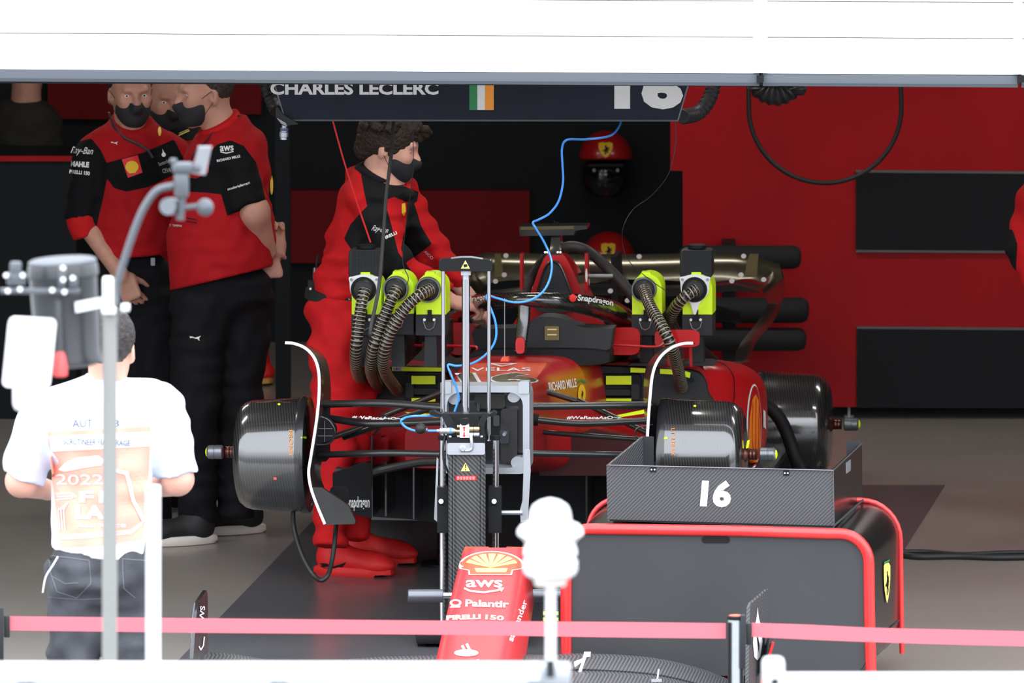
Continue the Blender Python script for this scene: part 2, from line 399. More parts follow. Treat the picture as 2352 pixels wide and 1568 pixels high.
def scallop(cx, cy, wd, ht, tgt, par, mo, my, outline='white_print', lift=0.002):     # shell-shaped emblem
    a = wd / 2; b = ht
    out = [(cx + a * math.cos(t), cy - b * 0.62 * math.sin(t)) for t in [math.pi * i / 24 for i in range(25)]]
    out = out + [(cx - a * 0.97, cy + b * 0.10), (cx - a * 0.72, cy + b * 0.17), (cx - a * 0.70, cy + b * 0.36), (cx + a * 0.62, cy + b * 0.36), (cx + a * 0.66, cy + b * 0.17), (cx + a * 0.97, cy + b * 0.10)]
    s = lambda k: [(cx + (x - cx) * k, cy + 0.0 + (y - cy) * k) for x, y in out]
    ppoly([out], tgt, outline, par, 'emblem_outline', lift)
    ppoly([s(0.93)], tgt, mo, par, 'emblem_field', lift + 0.001)
    rays = []
    for k in range(7):
        a0 = math.pi * (0.07 + k * 0.125); a1 = a0 + math.pi * 0.095
        r_ = 0.80
        rays.append([(cx - a * 0.09 + a * 0.02 * k, cy + b * 0.10)] + [(cx + a * r_ * math.cos(t), cy - b * 0.62 * r_ * math.sin(t) - 0.0) for t in (a0, (a0 + a1) / 2, a1)])
    rays.append([(cx - a * 0.52, cy + b * 0.10), (cx + a * 0.5, cy + b * 0.10), (cx + a * 0.44, cy + b * 0.27), (cx - a * 0.46, cy + b * 0.27)])
    ppoly(rays, tgt, my, par, 'emblem_rays', lift + 0.002)
HORSE = [[(-.1, -.62), (.12, -.72), (.1, -.5), (.3, -.3), (.26, -.05), (.05, -.1), (-.1, -.35)], [(.0, -.3), (.3, -.3), (.2, .25), (-.12, .3), (-.2, .05)],
         [(-.2, .05), (.0, .1), (-.08, .3), (-.35, .2), (-.5, .35), (-.42, .12)], [(.1, .05), (.25, .1), (.4, -.1), (.5, -.08), (.3, .25), (.15, .25)],
         [(-.12, .25), (.1, .22), (.02, .5), (.1, .75), (-.1, .75), (-.14, .5)], [(.05, .2), (.2, .2), (.35, .42), (.28, .6), (.2, .58), (.22, .45)], [(.2, -.05), (.4, -.4), (.5, -.45), (.4, -.1), (.3, .0)]]
def shield(cx, cy, wd, ht, tgt, par, my='pale_yellow', skew=0.0, top=True, lift=0.002):
    a, b = wd / 2, ht / 2
    pts = [(-1, -.8), (-.5, -.95), (0, -.86), (.5, -.95), (1, -.8), (.98, -.2), (.72, .4), (.35, .8), (0, 1), (-.35, .8), (-.72, .4), (-.98, -.2)]
    f = lambda x, y: (cx + a * x, cy + b * y + skew * x * a)
    ppoly([[f(*p) for p in pts]], tgt, my, par, 'shield_emblem', lift)
    ppoly([[f(x * 1.1, y * 0.8) for x, y in g] for g in HORSE], tgt, 'matte_black', par, 'horse_emblem', lift + 0.001)
def cat_mark(cx, cy, s, tgt, par, m='white_print', flip=1):       # leaping cat
    g = [[(-1, -.35), (-.5, -.3), (0, .0), (.45, .1), (.75, -.3), (1, -.45), (.95, -.25), (.75, .0), (.7, .3), (.85, .7), (.7, .72), (.5, .35), (.1, .25), (-.4, .0), (-.75, .1), (-.95, .0), (-.8, -.1)]]
    ppoly([[(cx + s * x * flip, cy + s * y * .75) for x, y in p] for p in g], tgt, m, par, 'cat_emblem')
# ---------------------------------------------------------------- helpers: bodies as one smooth surface
def V3(*a): return np.array(a, float)
def cone(a, b, ra, rb=None, k=0.03, cap=0, sq=None, sub=False): return dict(t='c', a=np.array(a, float), b=np.array(b, float), ra=ra, rb=ra if rb is None else rb, k=k, cap=cap, sq=sq, sub=sub)
def elli(c, r, ax=None, k=0.03, sub=False): return dict(t='e', a=np.array(c, float), r=np.array(r, float), M=np.eye(3) if ax is None else np.array([tuple(v) for v in ax], float), k=k, sub=sub)
def rbox(c, h, ax=None, rad=0.02, k=0.03, sub=False): return dict(t='b', a=np.array(c, float), r=np.array(h, float), M=np.eye(3) if ax is None else np.array([tuple(v) for v in ax], float), rad=rad, k=k, sub=sub)
def sdf_mesh(prims, vox=0.007, keep=(), wr=None):
    lo = np.full(3, 1e9); hi = -lo
    for p in prims:
        if p['sub']: continue
        rm = max(p['ra'], p['rb']) if p['t'] == 'c' else float(np.linalg.norm(p['r']) if p['t'] == 'b' else p['r'].max())
        for q in ([p['a'], p['b']] if p['t'] == 'c' else [p['a']]): lo = np.minimum(lo, q - rm); hi = np.maximum(hi, q + rm)
    lo -= 4 * vox; hi += 4 * vox; n = np.ceil((hi - lo) / vox).astype(int) + 1
    Fd = np.full(n, 0.3, np.float32)
    ax = [lo[i] + vox * np.arange(n[i]) for i in range(3)]
    for p in prims:
        rm = (max(p['ra'], p['rb']) if p['t'] == 'c' else float(np.linalg.norm(p['r']) if p['t'] == 'b' else p['r'].max())) + p['k'] + 3 * vox
        qs = [p['a'], p['b']] if p['t'] == 'c' else [p['a']]
        l = np.min(qs, 0) - rm; h = np.max(qs, 0) + rm
        i0 = np.clip(((l - lo) / vox).astype(int), 0, n - 1); i1 = np.clip(((h - lo) / vox).astype(int) + 2, 1, n)
        if np.any(i1 <= i0): continue
        X, Yy, Z = np.meshgrid(*[ax[i][i0[i]:i1[i]] for i in range(3)], indexing='ij'); Q = np.stack([X, Yy, Z], -1) - p['a']
        if p['t'] == 'c':
            sc = 1.0; ba = p['b'] - p['a']
            if p['sq']:
                nv, f = np.array(p['sq'][0], float), p['sq'][1]; nv /= np.linalg.norm(nv)
                Q = Q + (Q @ nv)[..., None] * nv * (1 / f - 1); ba = ba + nv * (ba @ nv) * (1 / f - 1); sc = min(1, f)
            L2 = max(ba @ ba, 1e-9); tr = (Q @ ba) / L2; t = np.clip(tr, 0, 1)
            d = np.linalg.norm(Q - t[..., None] * ba, axis=-1) - (p['ra'] + (p['rb'] - p['ra']) * t)
            L = math.sqrt(L2)
            if p['cap'] & 1: d = np.maximum(d, (tr - 1) * L)
            if p['cap'] & 2: d = np.maximum(d, -tr * L)
            d = d * sc
        else:
            q = Q @ p['M'].T
            if p['t'] == 'e':
                k0 = np.linalg.norm(q / p['r'], axis=-1); k1 = np.linalg.norm(q / p['r'] ** 2, axis=-1); d = k0 * (k0 - 1) / np.maximum(k1, 1e-6)
            else:
                q = np.abs(q) - (p['r'] - p['rad']); d = np.linalg.norm(np.maximum(q, 0), axis=-1) + np.minimum(q.max(-1), 0) - p['rad']
        sl = tuple(slice(i0[i], i1[i]) for i in range(3)); A = Fd[sl]; k = max(p['k'], 1e-4)
        if p['sub']: B = -d; hh = np.maximum(k - np.abs(A - B), 0) / k; Fd[sl] = np.maximum(A, B) + hh * hh * k / 4
        else: hh = np.maximum(k - np.abs(A - d), 0) / k; Fd[sl] = np.minimum(A, d) + 0 - hh * hh * k / 4
    if wr or keep:
        X, Yy, Z = np.meshgrid(*ax, indexing='ij')
        if wr:
            am, fr = wr[:2]
            Fd = Fd + am * (np.sin(fr * (0.5 * X + 0.4 * Yy + 1.0 * Z) + 2.2 * np.sin(fr * 0.31 * (X - Yy) + 1)) * np.sin(fr * 0.37 * (X * 1.3 + Z * 0.6) + 0.7) + 0.5 * np.sin(fr * 1.7 * (Z - 0.6 * X) + 3 * np.sin(fr * .4 * (X + Z))))
        for q, nv in keep:
            q = np.array(q, float); nv = np.array(nv, float); nv /= np.linalg.norm(nv)
            Fd = np.maximum(Fd, (X - q[0]) * nv[0] + (Yy - q[1]) * nv[1] + (Z - q[2]) * nv[2])
    S = Fd < 0
    cs = np.zeros(np.array(S.shape) - 1, np.int8)
    for i in (0, 1):
        for j in (0, 1):
            for k in (0, 1): cs += S[i:S.shape[0] - 1 + i, j:S.shape[1] - 1 + j, k:S.shape[2] - 1 + k]
    act = np.argwhere((cs > 0) & (cs < 8)); idx = -np.ones(cs.shape, np.int64); idx[tuple(act.T)] = np.arange(len(act))
    acc = np.zeros((len(act), 3)); cnt = np.zeros(len(act))
    cor = [(i, j, k) for i in (0, 1) for j in (0, 1) for k in (0, 1)]
    val = {c: Fd[act[:, 0] + c[0], act[:, 1] + c[1], act[:, 2] + c[2]].astype(float) for c in cor}
    for c in cor:
        for axn in range(3):
            if c[axn]: continue
            c2 = tuple(1 if m_ == axn else c[m_] for m_ in range(3)); a, b = val[c], val[c2]; mk_ = (a < 0) != (b < 0)
            t = np.where(mk_, a / np.where(a - b == 0, 1, a - b), 0); pt = np.tile(np.array(c, float), (len(act), 1)); pt[:, axn] = t
            acc[mk_] += pt[mk_]; cnt[mk_] += 1
    V = lo + vox * (act + acc / cnt[:, None]); F = []
    for axn in range(3):
        u, v_ = (axn + 1) % 3, (axn + 2) % 3
        s0 = [slice(None)] * 3; s1 = [slice(None)] * 3; s0[axn] = slice(0, -1); s1[axn] = slice(1, None)
        E = np.argwhere(S[tuple(s0)] != S[tuple(s1)]); E = E[(E[:, u] > 0) & (E[:, v_] > 0) & (E[:, u] < n[u] - 1) & (E[:, v_] < n[v_] - 1)]
        if not len(E): continue
        ins = S[tuple(E.T)]
        def at(du, dv):
            q = E.copy(); q[:, u] -= du; q[:, v_] -= dv; return idx[tuple(q.T)]
        q = np.stack([at(0, 0), at(1, 0), at(1, 1), at(0, 1)], 1); q = np.where(ins[:, None], q, q[:, ::-1])
        F.append(q)
    F = np.concatenate(F)
    # one light smoothing pass
    for _ in range(2):
        s = np.zeros_like(V); c = np.zeros(len(V))
        for i in range(4):
            a, b = F[:, i], F[:, (i + 1) % 4]; np.add.at(s, a, V[b]); np.add.at(c, a, 1); np.add.at(s, b, V[a]); np.add.at(c, b, 1)
        V = V * 0.5 + 0.5 * s / np.maximum(c, 1)[:, None]
    return V, F
def polyd(V, poly):          # >0 inside the outline (picture coordinates), a smooth distance
    x, y = projn(V); P_ = np.array(poly, float); ins = np.zeros(len(x), bool); d = np.full(len(x), 1e9)
    for i in range(len(P_)):
        x0, y0 = P_[i]; x1, y1 = P_[(i + 1) % len(P_)]
        c = ((y0 > y) != (y1 > y)) & (x < (x1 - x0) * (y - y0) / ((y1 - y0) if y1 != y0 else 1e-9) + x0); ins ^= c
        L2 = (x1 - x0) ** 2 + (y1 - y0) ** 2 or 1; t = np.clip(((x - x0) * (x1 - x0) + (y - y0) * (y1 - y0)) / L2, 0, 1)
        d = np.minimum(d, np.hypot(x - x0 - t * (x1 - x0), y - y0 - t * (y1 - y0)))
    return np.where(ins, d, -d)
def basis(yaw, pitch=0, roll=0):        # facing: yaw 0 looks to the camera, 90 looks to the right of the picture
    f = Vector((math.sin(R(yaw)), -math.cos(R(yaw)), 0)); up = Vector((0, 0, 1)); s = f.cross(up)
    q = Matrix.Rotation(R(-pitch), 3, s); f = q @ f; up = q @ up      # pitch > 0 looks down
    q = Matrix.Rotation(R(roll), 3, f); up = q @ up; s = f.cross(up)
    return f, s, up
def head(c, b, s=1.0, neck=None):
    f, r_, u = [np.array(v) for v in b]; c = np.array(c, float); A = (r_, f, u); k = .03 * s
    E = lambda x, y, z, rx, ry, rz, kk=.03, sub=False: elli(c + (r_ * x + f * y + u * z) * s, (rx * s, ry * s, rz * s), A, kk * s, sub)
    out = [E(0, -.012, .035, .076, .096, .092), E(0, .035, -.01, .064, .062, .085), E(0, .045, -.07, .05, .05, .045), E(0, .075, -.105, .024, .022, .02),
           E(0, .088, .028, .05, .018, .014, .02), E(0, .085, -.055, .036, .022, .03, .02), E(.038, .072, -.02, .022, .022, .022), E(-.038, .072, -.02, .022, .022, .022),
           cone(c + (f * .094 + u * .015) * s, c + (f * .118 - u * .022) * s, .009 * s, .014 * s, .014 * s), E(.012, .106, -.027, .009, .01, .008, .008), E(-.012, .106, -.027, .009, .01, .008, .008),
           E(0, .103, -.056, .022, .009, .006, .006), E(0, .101, -.069, .02, .009, .007, .006)]
    for q in (1, -1):
        out += [E(.034 * q, .1, .006, .017, .016, .011, .012, True), E(.078 * q, -.008, -.012, .010, .020, .032, .008), E(.081 * q, .002, -.006, .006, .010, .018, .004, True)]
    if neck is not None: out.append(cone(c + (-u * .06 - f * .02) * s, neck, .056 * s, .064 * s, .04))
    return out
def eyes(c, b, s, par):
    f, r_, u = b; c = Vector(c)
    for q in (1, -1):
        p = c + (r_ * .034 * q + f * .0765 + u * .006) * s
        mk('eye', *lathe(p - f * .011 * s, f, [(t, math.sqrt(max(.0001, .0115 ** 2 - (t - .0115) ** 2))) for t in [i * .0023 for i in range(11)]], 14, sq=.55), 'eye_white', par)
        mk('eye', *lathe(p + f * .0095 * s, f, [(0, .0068), (.0022, .0058), (.0028, .003)], 14, sq=.8), 'eye_dark', par, lab='dark iris')
def hand(wr, d, n, t, curl=25, s=1.0, spread=0.0, thumb=40):
    d, n, t = [np.array(Vector(q).normalized()) for q in (d, n, t)]; wr = np.array(wr, float); out = []
    out.append(rbox(wr + d * .05 * s, (.042 * s, .047 * s, .015 * s), (t, d, n), .013 * s, .012)); out.append(cone(wr - d * .02, wr + d * .03 * s, .026 * s, .024 * s, .02, sq=(n, .7)))
    for i, L in enumerate((.074, .083, .077, .060)):
        o_ = (.030 - .020 * i) * s; b = wr + d * (.092 - .004 * abs(i - 1)) * s + t * o_; dd = Vector(d + t * (.12 - .08 * i) * (1 + spread))
        for j, fr in enumerate((.45, .31, .24)):
            dd = Matrix.Rotation(R(curl * (0.8 if j == 0 else 1.15) + i * 3), 3, Vector(d).cross(Vector(-n))) @ dd; dd.normalize()
            e = b + np.array(dd) * L * fr * s; out.append(cone(b, e, (.0095 - .0010 * j) * s, (.0088 - .0011 * j) * s, .004)); b = e
    b = wr + d * .022 * s + t * .032 * s - n * .004; dd = d * math.cos(R(thumb)) + t * math.sin(R(thumb)) - n * .35
    dd /= np.linalg.norm(dd); e = b + dd * .038 * s; out.append(cone(b, e, .015 * s, .0115 * s, .012)); d2 = dd * .75 + d * .5; d2 /= np.linalg.norm(d2); out.append(cone(e, e + d2 * .032 * s, .011 * s, .0085 * s, .004))
    return out
def shoe(par, heel, yaw, L=0.29, m='shoe_black', ms='shoe_sole', up=0.09, name='shoe', soleh=0.03, body=None):
    f = Vector((math.sin(R(yaw)), -math.cos(R(yaw)), 0)); s = f.cross(ZZ); h = Vector(heel); h.z = 0; A = (s, f, ZZ)
    pr = [elli(h + f * .06 + ZZ * (soleh + .035), (.042, .065, .045), A, .04), elli(h + f * (L * .55) + ZZ * (soleh + .028), (.043, L * .3, .038), A, .05), elli(h + f * (L * .78) + ZZ * (soleh + .014), (.048, L * .22, .030), A, .05),
          cone(h + f * .055 + ZZ * .05, h + f * .05 + ZZ * (up + .05), .044, .045, .04, cap=1), cone(h + f * (L * .35) + ZZ * (soleh + .055), h + f * (L * .6) + ZZ * (soleh + .035), .022, .016, .03)]
    o = mk(name, *sdf_mesh(pr, .006, keep=[(h + ZZ * soleh * .8, (0, 0, -1))]), m, par, smooth=60)
    pts = []
    n = 28
    for i in range(n):
        t = 2 * math.pi * i / n; y = (1 - math.cos(t)) / 2 * L; wv = (.038 + .012 * math.sin(math.pi * min(1, y / L) * 1.0) + .006 * (y / L)) * (abs(math.sin(t)) ** .5) * (1 if math.sin(t) >= 0 else -1)
        pts.append((wv, y))
    V = []
    for z, g in ((0.002, .97), (.012, 1.04), (soleh, 1.03), (soleh + .006, .95)):
        for wv, y in pts: V.append(h + s * (wv * g) + f * ((y - L / 2) * g + L / 2 - .012) + ZZ * (z + (.012 if (y > L * .85 and z < .01) else 0)))
    F = [(j * n + i, j * n + (i + 1) % n, (j + 1) * n + (i + 1) % n, (j + 1) * n + i) for j in range(3) for i in range(n)] + [tuple(range(n))[::-1], tuple(range(3 * n, 4 * n))]
    mk('sole', V, F, ms, o, lab='pale sole' if ms == 'shoe_sole' else None)
    return o
# ================================================================ the building
ST = dict(kind='structure')
YB = FL(640, 785).y; YR = FL(1950, 962).y
def rect(x0, x1, y0, y1, z0, z1): return box(((x0 + x1) / 2, (y0 + y1) / 2, (z0 + z1) / 2), ((x1 - x0) / 2, (y1 - y0) / 2, (z1 - z0) / 2))
mk('floor', *rect(-5.2, 5.2, -2.9, YB + .3, -.1, 0), 'floor_paint', **ST)
mk('ground', *rect(-60, 60, -60, -2.9, -.12, -.004), 'asphalt', **ST)
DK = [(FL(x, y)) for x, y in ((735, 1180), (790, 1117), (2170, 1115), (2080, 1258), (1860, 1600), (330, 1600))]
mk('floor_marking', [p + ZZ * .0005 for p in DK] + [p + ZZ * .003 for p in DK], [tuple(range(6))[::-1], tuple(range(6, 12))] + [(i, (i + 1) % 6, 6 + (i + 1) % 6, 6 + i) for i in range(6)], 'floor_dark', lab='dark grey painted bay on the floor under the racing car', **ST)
mk('ceiling', *rect(-5.2, 5.2, -.8, YB + .3, 3.3, 3.4), 'ceiling_grey', **ST)
mk('wall_left', *rect(-5.2, -5.1, -.8, YB + .3, 0, 3.3), 'wall_black', **ST)
mk('wall_right', *rect(5.1, 5.2, -.8, YB + .3, 0, 3.3), 'wall_black', **ST)
mk('wall_back', *rect(-5.2, 5.2, YB, YB + .2, 0, 3.3), 'wall_black', **ST)
PB = PY(YB - .06)
def panel(pts, pl, m, th=.05, name='wall_panel', lab=None): return mk(name, *prism(pts, pl, th), m, lab=lab, **ST)
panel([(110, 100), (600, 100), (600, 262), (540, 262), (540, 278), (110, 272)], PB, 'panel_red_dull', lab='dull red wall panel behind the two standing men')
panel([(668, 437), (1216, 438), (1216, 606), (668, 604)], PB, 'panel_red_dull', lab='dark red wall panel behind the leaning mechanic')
PR = PY(YR)
pw = mk('wall_partition', *prism([(1540, 60), (2700, 60), (2700, 939), (1570, 932), (1568, 392), (1540, 392)], PR, .06), 'panel_red', lab='tall red partition wall at the back right', **ST)
for i, (x0, y0, x1, y1) in enumerate(((1966, 396, 2700, 576), (1968, 755, 2700, 936))):
    mk('black_panel', *prism([(x0, y0), (x1, y0 + 6), (x1, y1 + 2), (x0, y1)], PY(YR - .012), .012), 'panel_black', pw)
    mk('panel_edge', *prism([(x0, y0 - 5), (x1, y0 + 1), (x1, y0 + 6), (x0, y0)], PY(YR - .016), .016), 'panel_edge', pw)
    if i == 0: mk('panel_edge', *prism([(x0, y1 - 2), (x1, y1 + 2), (x1, y1 + 7), (x0, y1 + 3)], PY(YR - .016), .016), 'panel_edge', pw)
mk('support_leg', *merge(cyl(P(1950, 936, YR + .03), FL(1950, 962), .006), cyl(FL(1950, 960), FL(1950, 960) + ZZ * .012, .02)), 'mid_grey', pw)
mk('wall_pillar', *rect(P(632, 500, 5.2).x, P(666, 500, 5.2).x, 5.2, 5.35, 0, 3.3), 'wall_black', **ST)
# door over the opening
YW = -.055
def PD(x, y, off=0.0):
    d = ray(x, y); return CAM + d * (((-.95 + off) - CAM.y + YW * CAM.x) / (d.y - YW * d.x))
PDn = (lambda x, y: PD(x, y)), Vector((0, 1, 0))
def slab(x0, x1, ya, yb, m, name, th=.05, off=0.0, par=None, z1=None, **k):
    q = [PD(x0, ya[0], off), PD(x1, ya[1], off), PD(x1, yb[1], off), PD(x0, yb[0], off)]
    if z1: q[0].z = q[1].z = z1
    V = q + [p + Vector((0, th, 0)) for p in q]
    return mk(name, V, [(0, 3, 2, 1), (4, 5, 6, 7), (0, 1, 5, 4), (1, 2, 6, 5), (2, 3, 7, 6), (3, 0, 4, 7)], m, par, **k)
L0 = lambda x: x / 2352
dl = slab(-1700, 1744, (76 - 9, 89), (158 - 9, 171), 'white_paint', 'door_1', lab='white sectional garage door rolled up, left bay', **ST)
ln = lambda x, base, sl: base + sl * x / 2352
def band(xa, xb, t0, t1, sl=13.0): return (ln(xa, t0, sl), ln(xb, t0, sl)), (ln(xa, t1, sl), ln(xb, t1, sl))
for a, b in ((77.5, 158),):
    pass
bpy.data.objects.remove(dl)
def doorleaf(n, xa, xb, lab):
    ya, yb = band(xa, xb, 77, 159)
    d = slab(xa, xb, ya, yb, 'white_paint', 'door_%d' % n, lab=lab, **ST)
    ya, yb = band(xa, xb, -6, 75); slab(xa, xb, ya, yb, 'white_paint', 'door_panel', par=d)
    for i in range(1, 12):
        ya, yb = band(xa, xb, -6 - 82 * i, -8 - 82 * (i - 1)); slab(xa, xb, ya, yb, 'white_paint', 'door_panel', par=d)
    ya, yb = band(xa, xb, -900, 160); slab(xa, xb, ya, yb, 'mid_grey', 'door_core', par=d, th=.03, off=.02)
    ya, yb = band(xa, xb, 160, 180, 14); slab(xa, xb, ya, yb, 'rail_grey_light', 'bottom_rail', par=d, th=.06, off=-.006)
    ya, yb = band(xa, xb, 180, 187, 14); slab(xa, xb, ya, yb, 'rail_grey', 'bottom_rail', par=d, th=.06, off=-.012)
    ya, yb = band(xa, xb, 187, 191, 10); slab(xa, xb, ya, yb, 'matte_black', 'rubber_seal', par=d, th=.04, off=.0)
doorleaf(1, -1900, 1744, 'white sectional garage door with grey bottom rail, the wide left one')
doorleaf(2, 1752, 2338, 'white sectional garage door with grey bottom rail, the narrow one at right')
doorleaf(3, 2346, 4200, 'white sectional garage door at the far right edge')
for n, (a, b) in enumerate(((1730, 1763), (2328, 2348))):
    ya, yb = band(a, b, -900, 158); slab(a, b, ya, yb, 'white_paint', 'trim_%d' % (n + 1), th=.03, off=-.02, lab='white vertical post between the garage doors', **ST)
    mk('end_cap', *prism([(a + 8, 172), (a + 24, 172), (a + 24, 186), (a + 8, 190)], PDn, .05, -.03), 'matte_black', bpy.data.objects['trim_%d' % (n + 1)])
mk('wall_front', *rect(-12, 12, -.6, -.45, 3.2, 9), 'white_paint', **ST)
mk('wall_front', *rect(-12, -5.1, -.8, -.6, 0, 3.3), 'white_paint', **ST)
mk('wall_front', *rect(5.1, 12, -.8, -.6, 0, 3.3), 'white_paint', **ST)
# ceiling lamps
for x, place in ((-2.7, 'left'), (0.2, 'middle'), (3.0, 'right')):
    for y, pl2 in ((.6, 'front'), (4.3, 'rear')):
        t = empty('ceiling_lamp', (x, y, 3.3), '%s %s rectangular ceiling lamp of the garage' % (pl2, place), 'lamp')
        mk('lamp_housing', *box((x, y, 3.27), (.62, .17, .03), bev=.01), 'satin_silver', t)
        mk('diffuser', *box((x, y, 3.232), (.58, .14, .008)), 'ceiling_lamp', t)
# ================================================================ things at the back wall
for x, y, s_, lb in ((1391, 372, 1.0, 'red crew helmet with yellow shield hanging on the dark wall, the upper one'), (1397, 604, 1.0, 'red crew helmet with yellow shield behind the rear wing, the lower one')):
    c = P(x, y, YB - .2); t = empty('crew_helmet', P(x, y + 95, YB - .2), lb, 'helmet'); mk('wall_hook', *cyl(c + Vector((0, .05, .03)), c + Vector((0, .21, .03)), .015), 'steel_grey', t)
    sh = mk('shell', *sdf_mesh([elli(c + ZZ * .015, (.115, .125, .12), k=.02)], .008, keep=[(c + ZZ * (.01), (0, -.1, -1))]), 'helmet_red', t, smooth=60)
    mk('chin_guard', *sdf_mesh([elli(c - ZZ * .05, (.105, .12, .115), k=.02)], .008, keep=[(c - ZZ * .0, (0, 0, 1)), (c - ZZ * .14, (0, 0, -1))]), 'visor', t, smooth=60)
    mk('visor_strip', *box(c + Vector((0, -.118, -.002)), (.075, .012, .008), bev=.004), 'matte_black', t)
    for q in (-.05, .05): mk('rivet', *cyl(c + Vector((q, -.128, -.022)), c + Vector((q, -.11, -.022)), .007, n=10), 'mid_grey', t)
    shield(x, y - 28, 32, 36, sh, t, 'yellow_print', lift=.003)
t = empty('foam_rack', P(1750, 800, YR - .3), 'black padded wall rack with rounded rolls behind the rear wing', 'rack')
for x0, y0, x1, y1 in ((1560, 563, 1840, 618), (1600, 682, 1858, 742), (1600, 752, 1852, 806)):
    a, b = P(x0, (y0 + y1) / 2, YR - .25), P(x1, (y0 + y1) / 2, YR - .25); r = (y1 - y0) / 2 / 570
    mk('foam_roll', *lathe(a, b - a, [(0, r * .6), (.02, r)] + [((b - a).length - .03, r), ((b - a).length - .008, r * .8), ((b - a).length, r * .4)], 20), 'soft_black', t)
mk('backboard', *prism([(1660, 560), (1690, 560), (1690, 830), (1660, 830)], PY(YR - .2), .19), 'matte_black', t)
t = empty('storage_counter', FL(60, 962), 'black storage counter with a thin red stripe at the far left', 'counter')
q = PY(FL(60, 962).y)
mk('body', *prism([(-400, 369), (175, 371), (175, 962), (-400, 962)], q, .6), 'wall_black', t); mk('stripe', *prism([(-400, 357), (178, 358), (178, 370), (-400, 369)], q, .01, -.01), 'panel_red', t)
# hoses near the ceiling
def hose(name, path, r, m, lab, grp=None, cat='hose', n=12, **k): return mk(name, *tube(cr(path, 8), r, n, **k), m, lab=lab, cat=cat, group=grp)
YH = YR - .6
lp = [P(1895 + 175 * math.cos(R(a)), 248 + 172 * math.sin(R(a)), YH) for a in range(0, 181, 12)]
up3 = lambda x, Y: Vector((P(x, 100, Y).x, Y, 3.3))
lp = [up3(2068, YH), P(2068, 60, YH), P(2068, 160, YH)] + lp + [P(1720, 160, YH), P(1720, 60, YH), up3(1720, YH)]
hose('hanging_hose', lp, .0095, 'black_rubber', 'black hose hanging in a wide loop before the red partition wall')
def ribbed(name, path, r, lab, m='flex_dark', pitch=.022):
    V, F, rib = flex(path, r, pitch, .10, 20); return mk(name, V, F, m, lab=lab, cat='hose')
ribbed('ribbed_hose', [up3(1640, .9), P(1640, 100, .9), P(1640, 190, .9), P(1622, 240, .85), P(1598, 262, .8), P(1568, 268, .7)], .026, 'black ribbed hose curving to the right end of the hanging sign')
ribbed('ribbed_hose', [up3(1830, 1.2), P(1830, 120, 1.2), P(1820, 195, 1.2), P(1790, 218, 1.2), P(1755, 210, 1.2), P(1742, 185, 1.2), P(1742, 120, 1.2), up3(1742, 1.2)], .038, 'thick black ribbed hose under the door in front of the red partition')
ribbed('ribbed_hose', [up3(606, .6), P(606, 100, .6), P(612, 190, .6), P(622, 225, .6), P(636, 255, .55)], .024, 'black ribbed hose at the left end of the hanging sign')
# ================================================================ hanging sign
YS = .35
t = empty('hanging_sign', P(1100, 276, YS), 'dark blue hanging sign with a driver name, a flag and number 16', 'sign')
pl = PY(YS); SG = [(585, 40), (655, 276), (1557, 277), (1625, 40)]
sb = mk('board', *prism(SG, pl, .14), 'sign_navy', t)
mk('edge_strip', *merge(tube([P(655, 276, YS), P(1557, 277, YS)], .0035, 6), tube([P(585, 40, YS), P(655, 276, YS)], .003, 6), tube([P(1625, 40, YS), P(1557, 277, YS)], .003, 6)), 'sign_edge', t)
ptext('CHARLES LECLERC', sb, 814, 203, 386, 29, 'white_print', t, bold=.035, mx=60)
ptext('16', sb, 1490, 200, 158, 102, 'white_print', t, bold=.05, mx=60)
fl = mk('flag', *prism([(1078, 176), (1134, 176), (1134, 252), (1078, 252)], pl, .003, -.003), 'white_print', t)
mk('flag_band', *prism([(1078, 176), (1096, 176), (1096, 252), (1078, 252)], pl, .003, -.005), 'flag_green', fl, lab='green band'); mk('flag_band', *prism([(1114, 176), (1134, 176), (1134, 252), (1114, 252)], pl, .003, -.005), 'flag_orange', fl, lab='orange band')
for x in (700, 1500): mk('suspension_rod', *cyl(P(x, 60, YS + .06), P(x, 60, YS + .06) + ZZ * 1.1, .012), 'steel_grey', t)
t = empty('air_coupling', P(652, 320, YS), 'silver air coupling hanging from the left corner of the sign', 'coupling')
mk('bracket', *prism(sm([(636, 246), (650, 262), (676, 279), (684, 285), (668, 287), (650, 288), (634, 268)]), PY(YS - .03), .02), 'charcoal', t); mk('bracket_plate', *prism([(635, 270), (656, 282), (660, 290), (646, 284)], PY(YS - .034), .006), 'steel_grey', t)
mk('nipple', *lathe(P(653, 285, YS), (-.05, 0, -1), [(0, .009), (.012, .009), (.013, .013), (.028, .013), (.03, .016), (.045, .016), (.047, .013), (.056, .013)], 16), 'satin_silver', t)
mk('collar', *lathe(P(653, 294, YS), (-.05, 0, -1), [(0, .0145), (.010, .0145)], 16), 'navy_print', t)
hose('air_hose', [P(1427, 270, .45), P(1422, 290, .4), P(1400, 312, .3), P(1345, 320, .2), P(1303, 321, .1), P(1291, 340, .1), P(1292, 380, .1), P(1293, 420, .1), P(1283, 462, .1), P(1262, 490, .1), P(1238, 504, .08), P(1224, 511, .05), P(1232, 526, .02), P(1252, 560, -.1), P(1267, 600, -.2), P(1263, 640, -.28), P(1245, 672, -.35), P(1215, 690, -.4), P(1180, 694, -.42), P(1140, 684, -.42), P(1118, 678, -.44), P(1124, 700, -.45), P(1138, 740, -.45), P(1138, 780, -.45), P(1118, 812, -.45), P(1085, 834, -.45), P(1050, 840, -.45), P(1029, 838, -.45), P(1036, 860, -.5), P(1048, 890, -.5), P(1053, 915, -.5), P(1044, 945, -.5)], .0042, 'blue_hose', 'blue air hose looping down from the sign to the lift column')
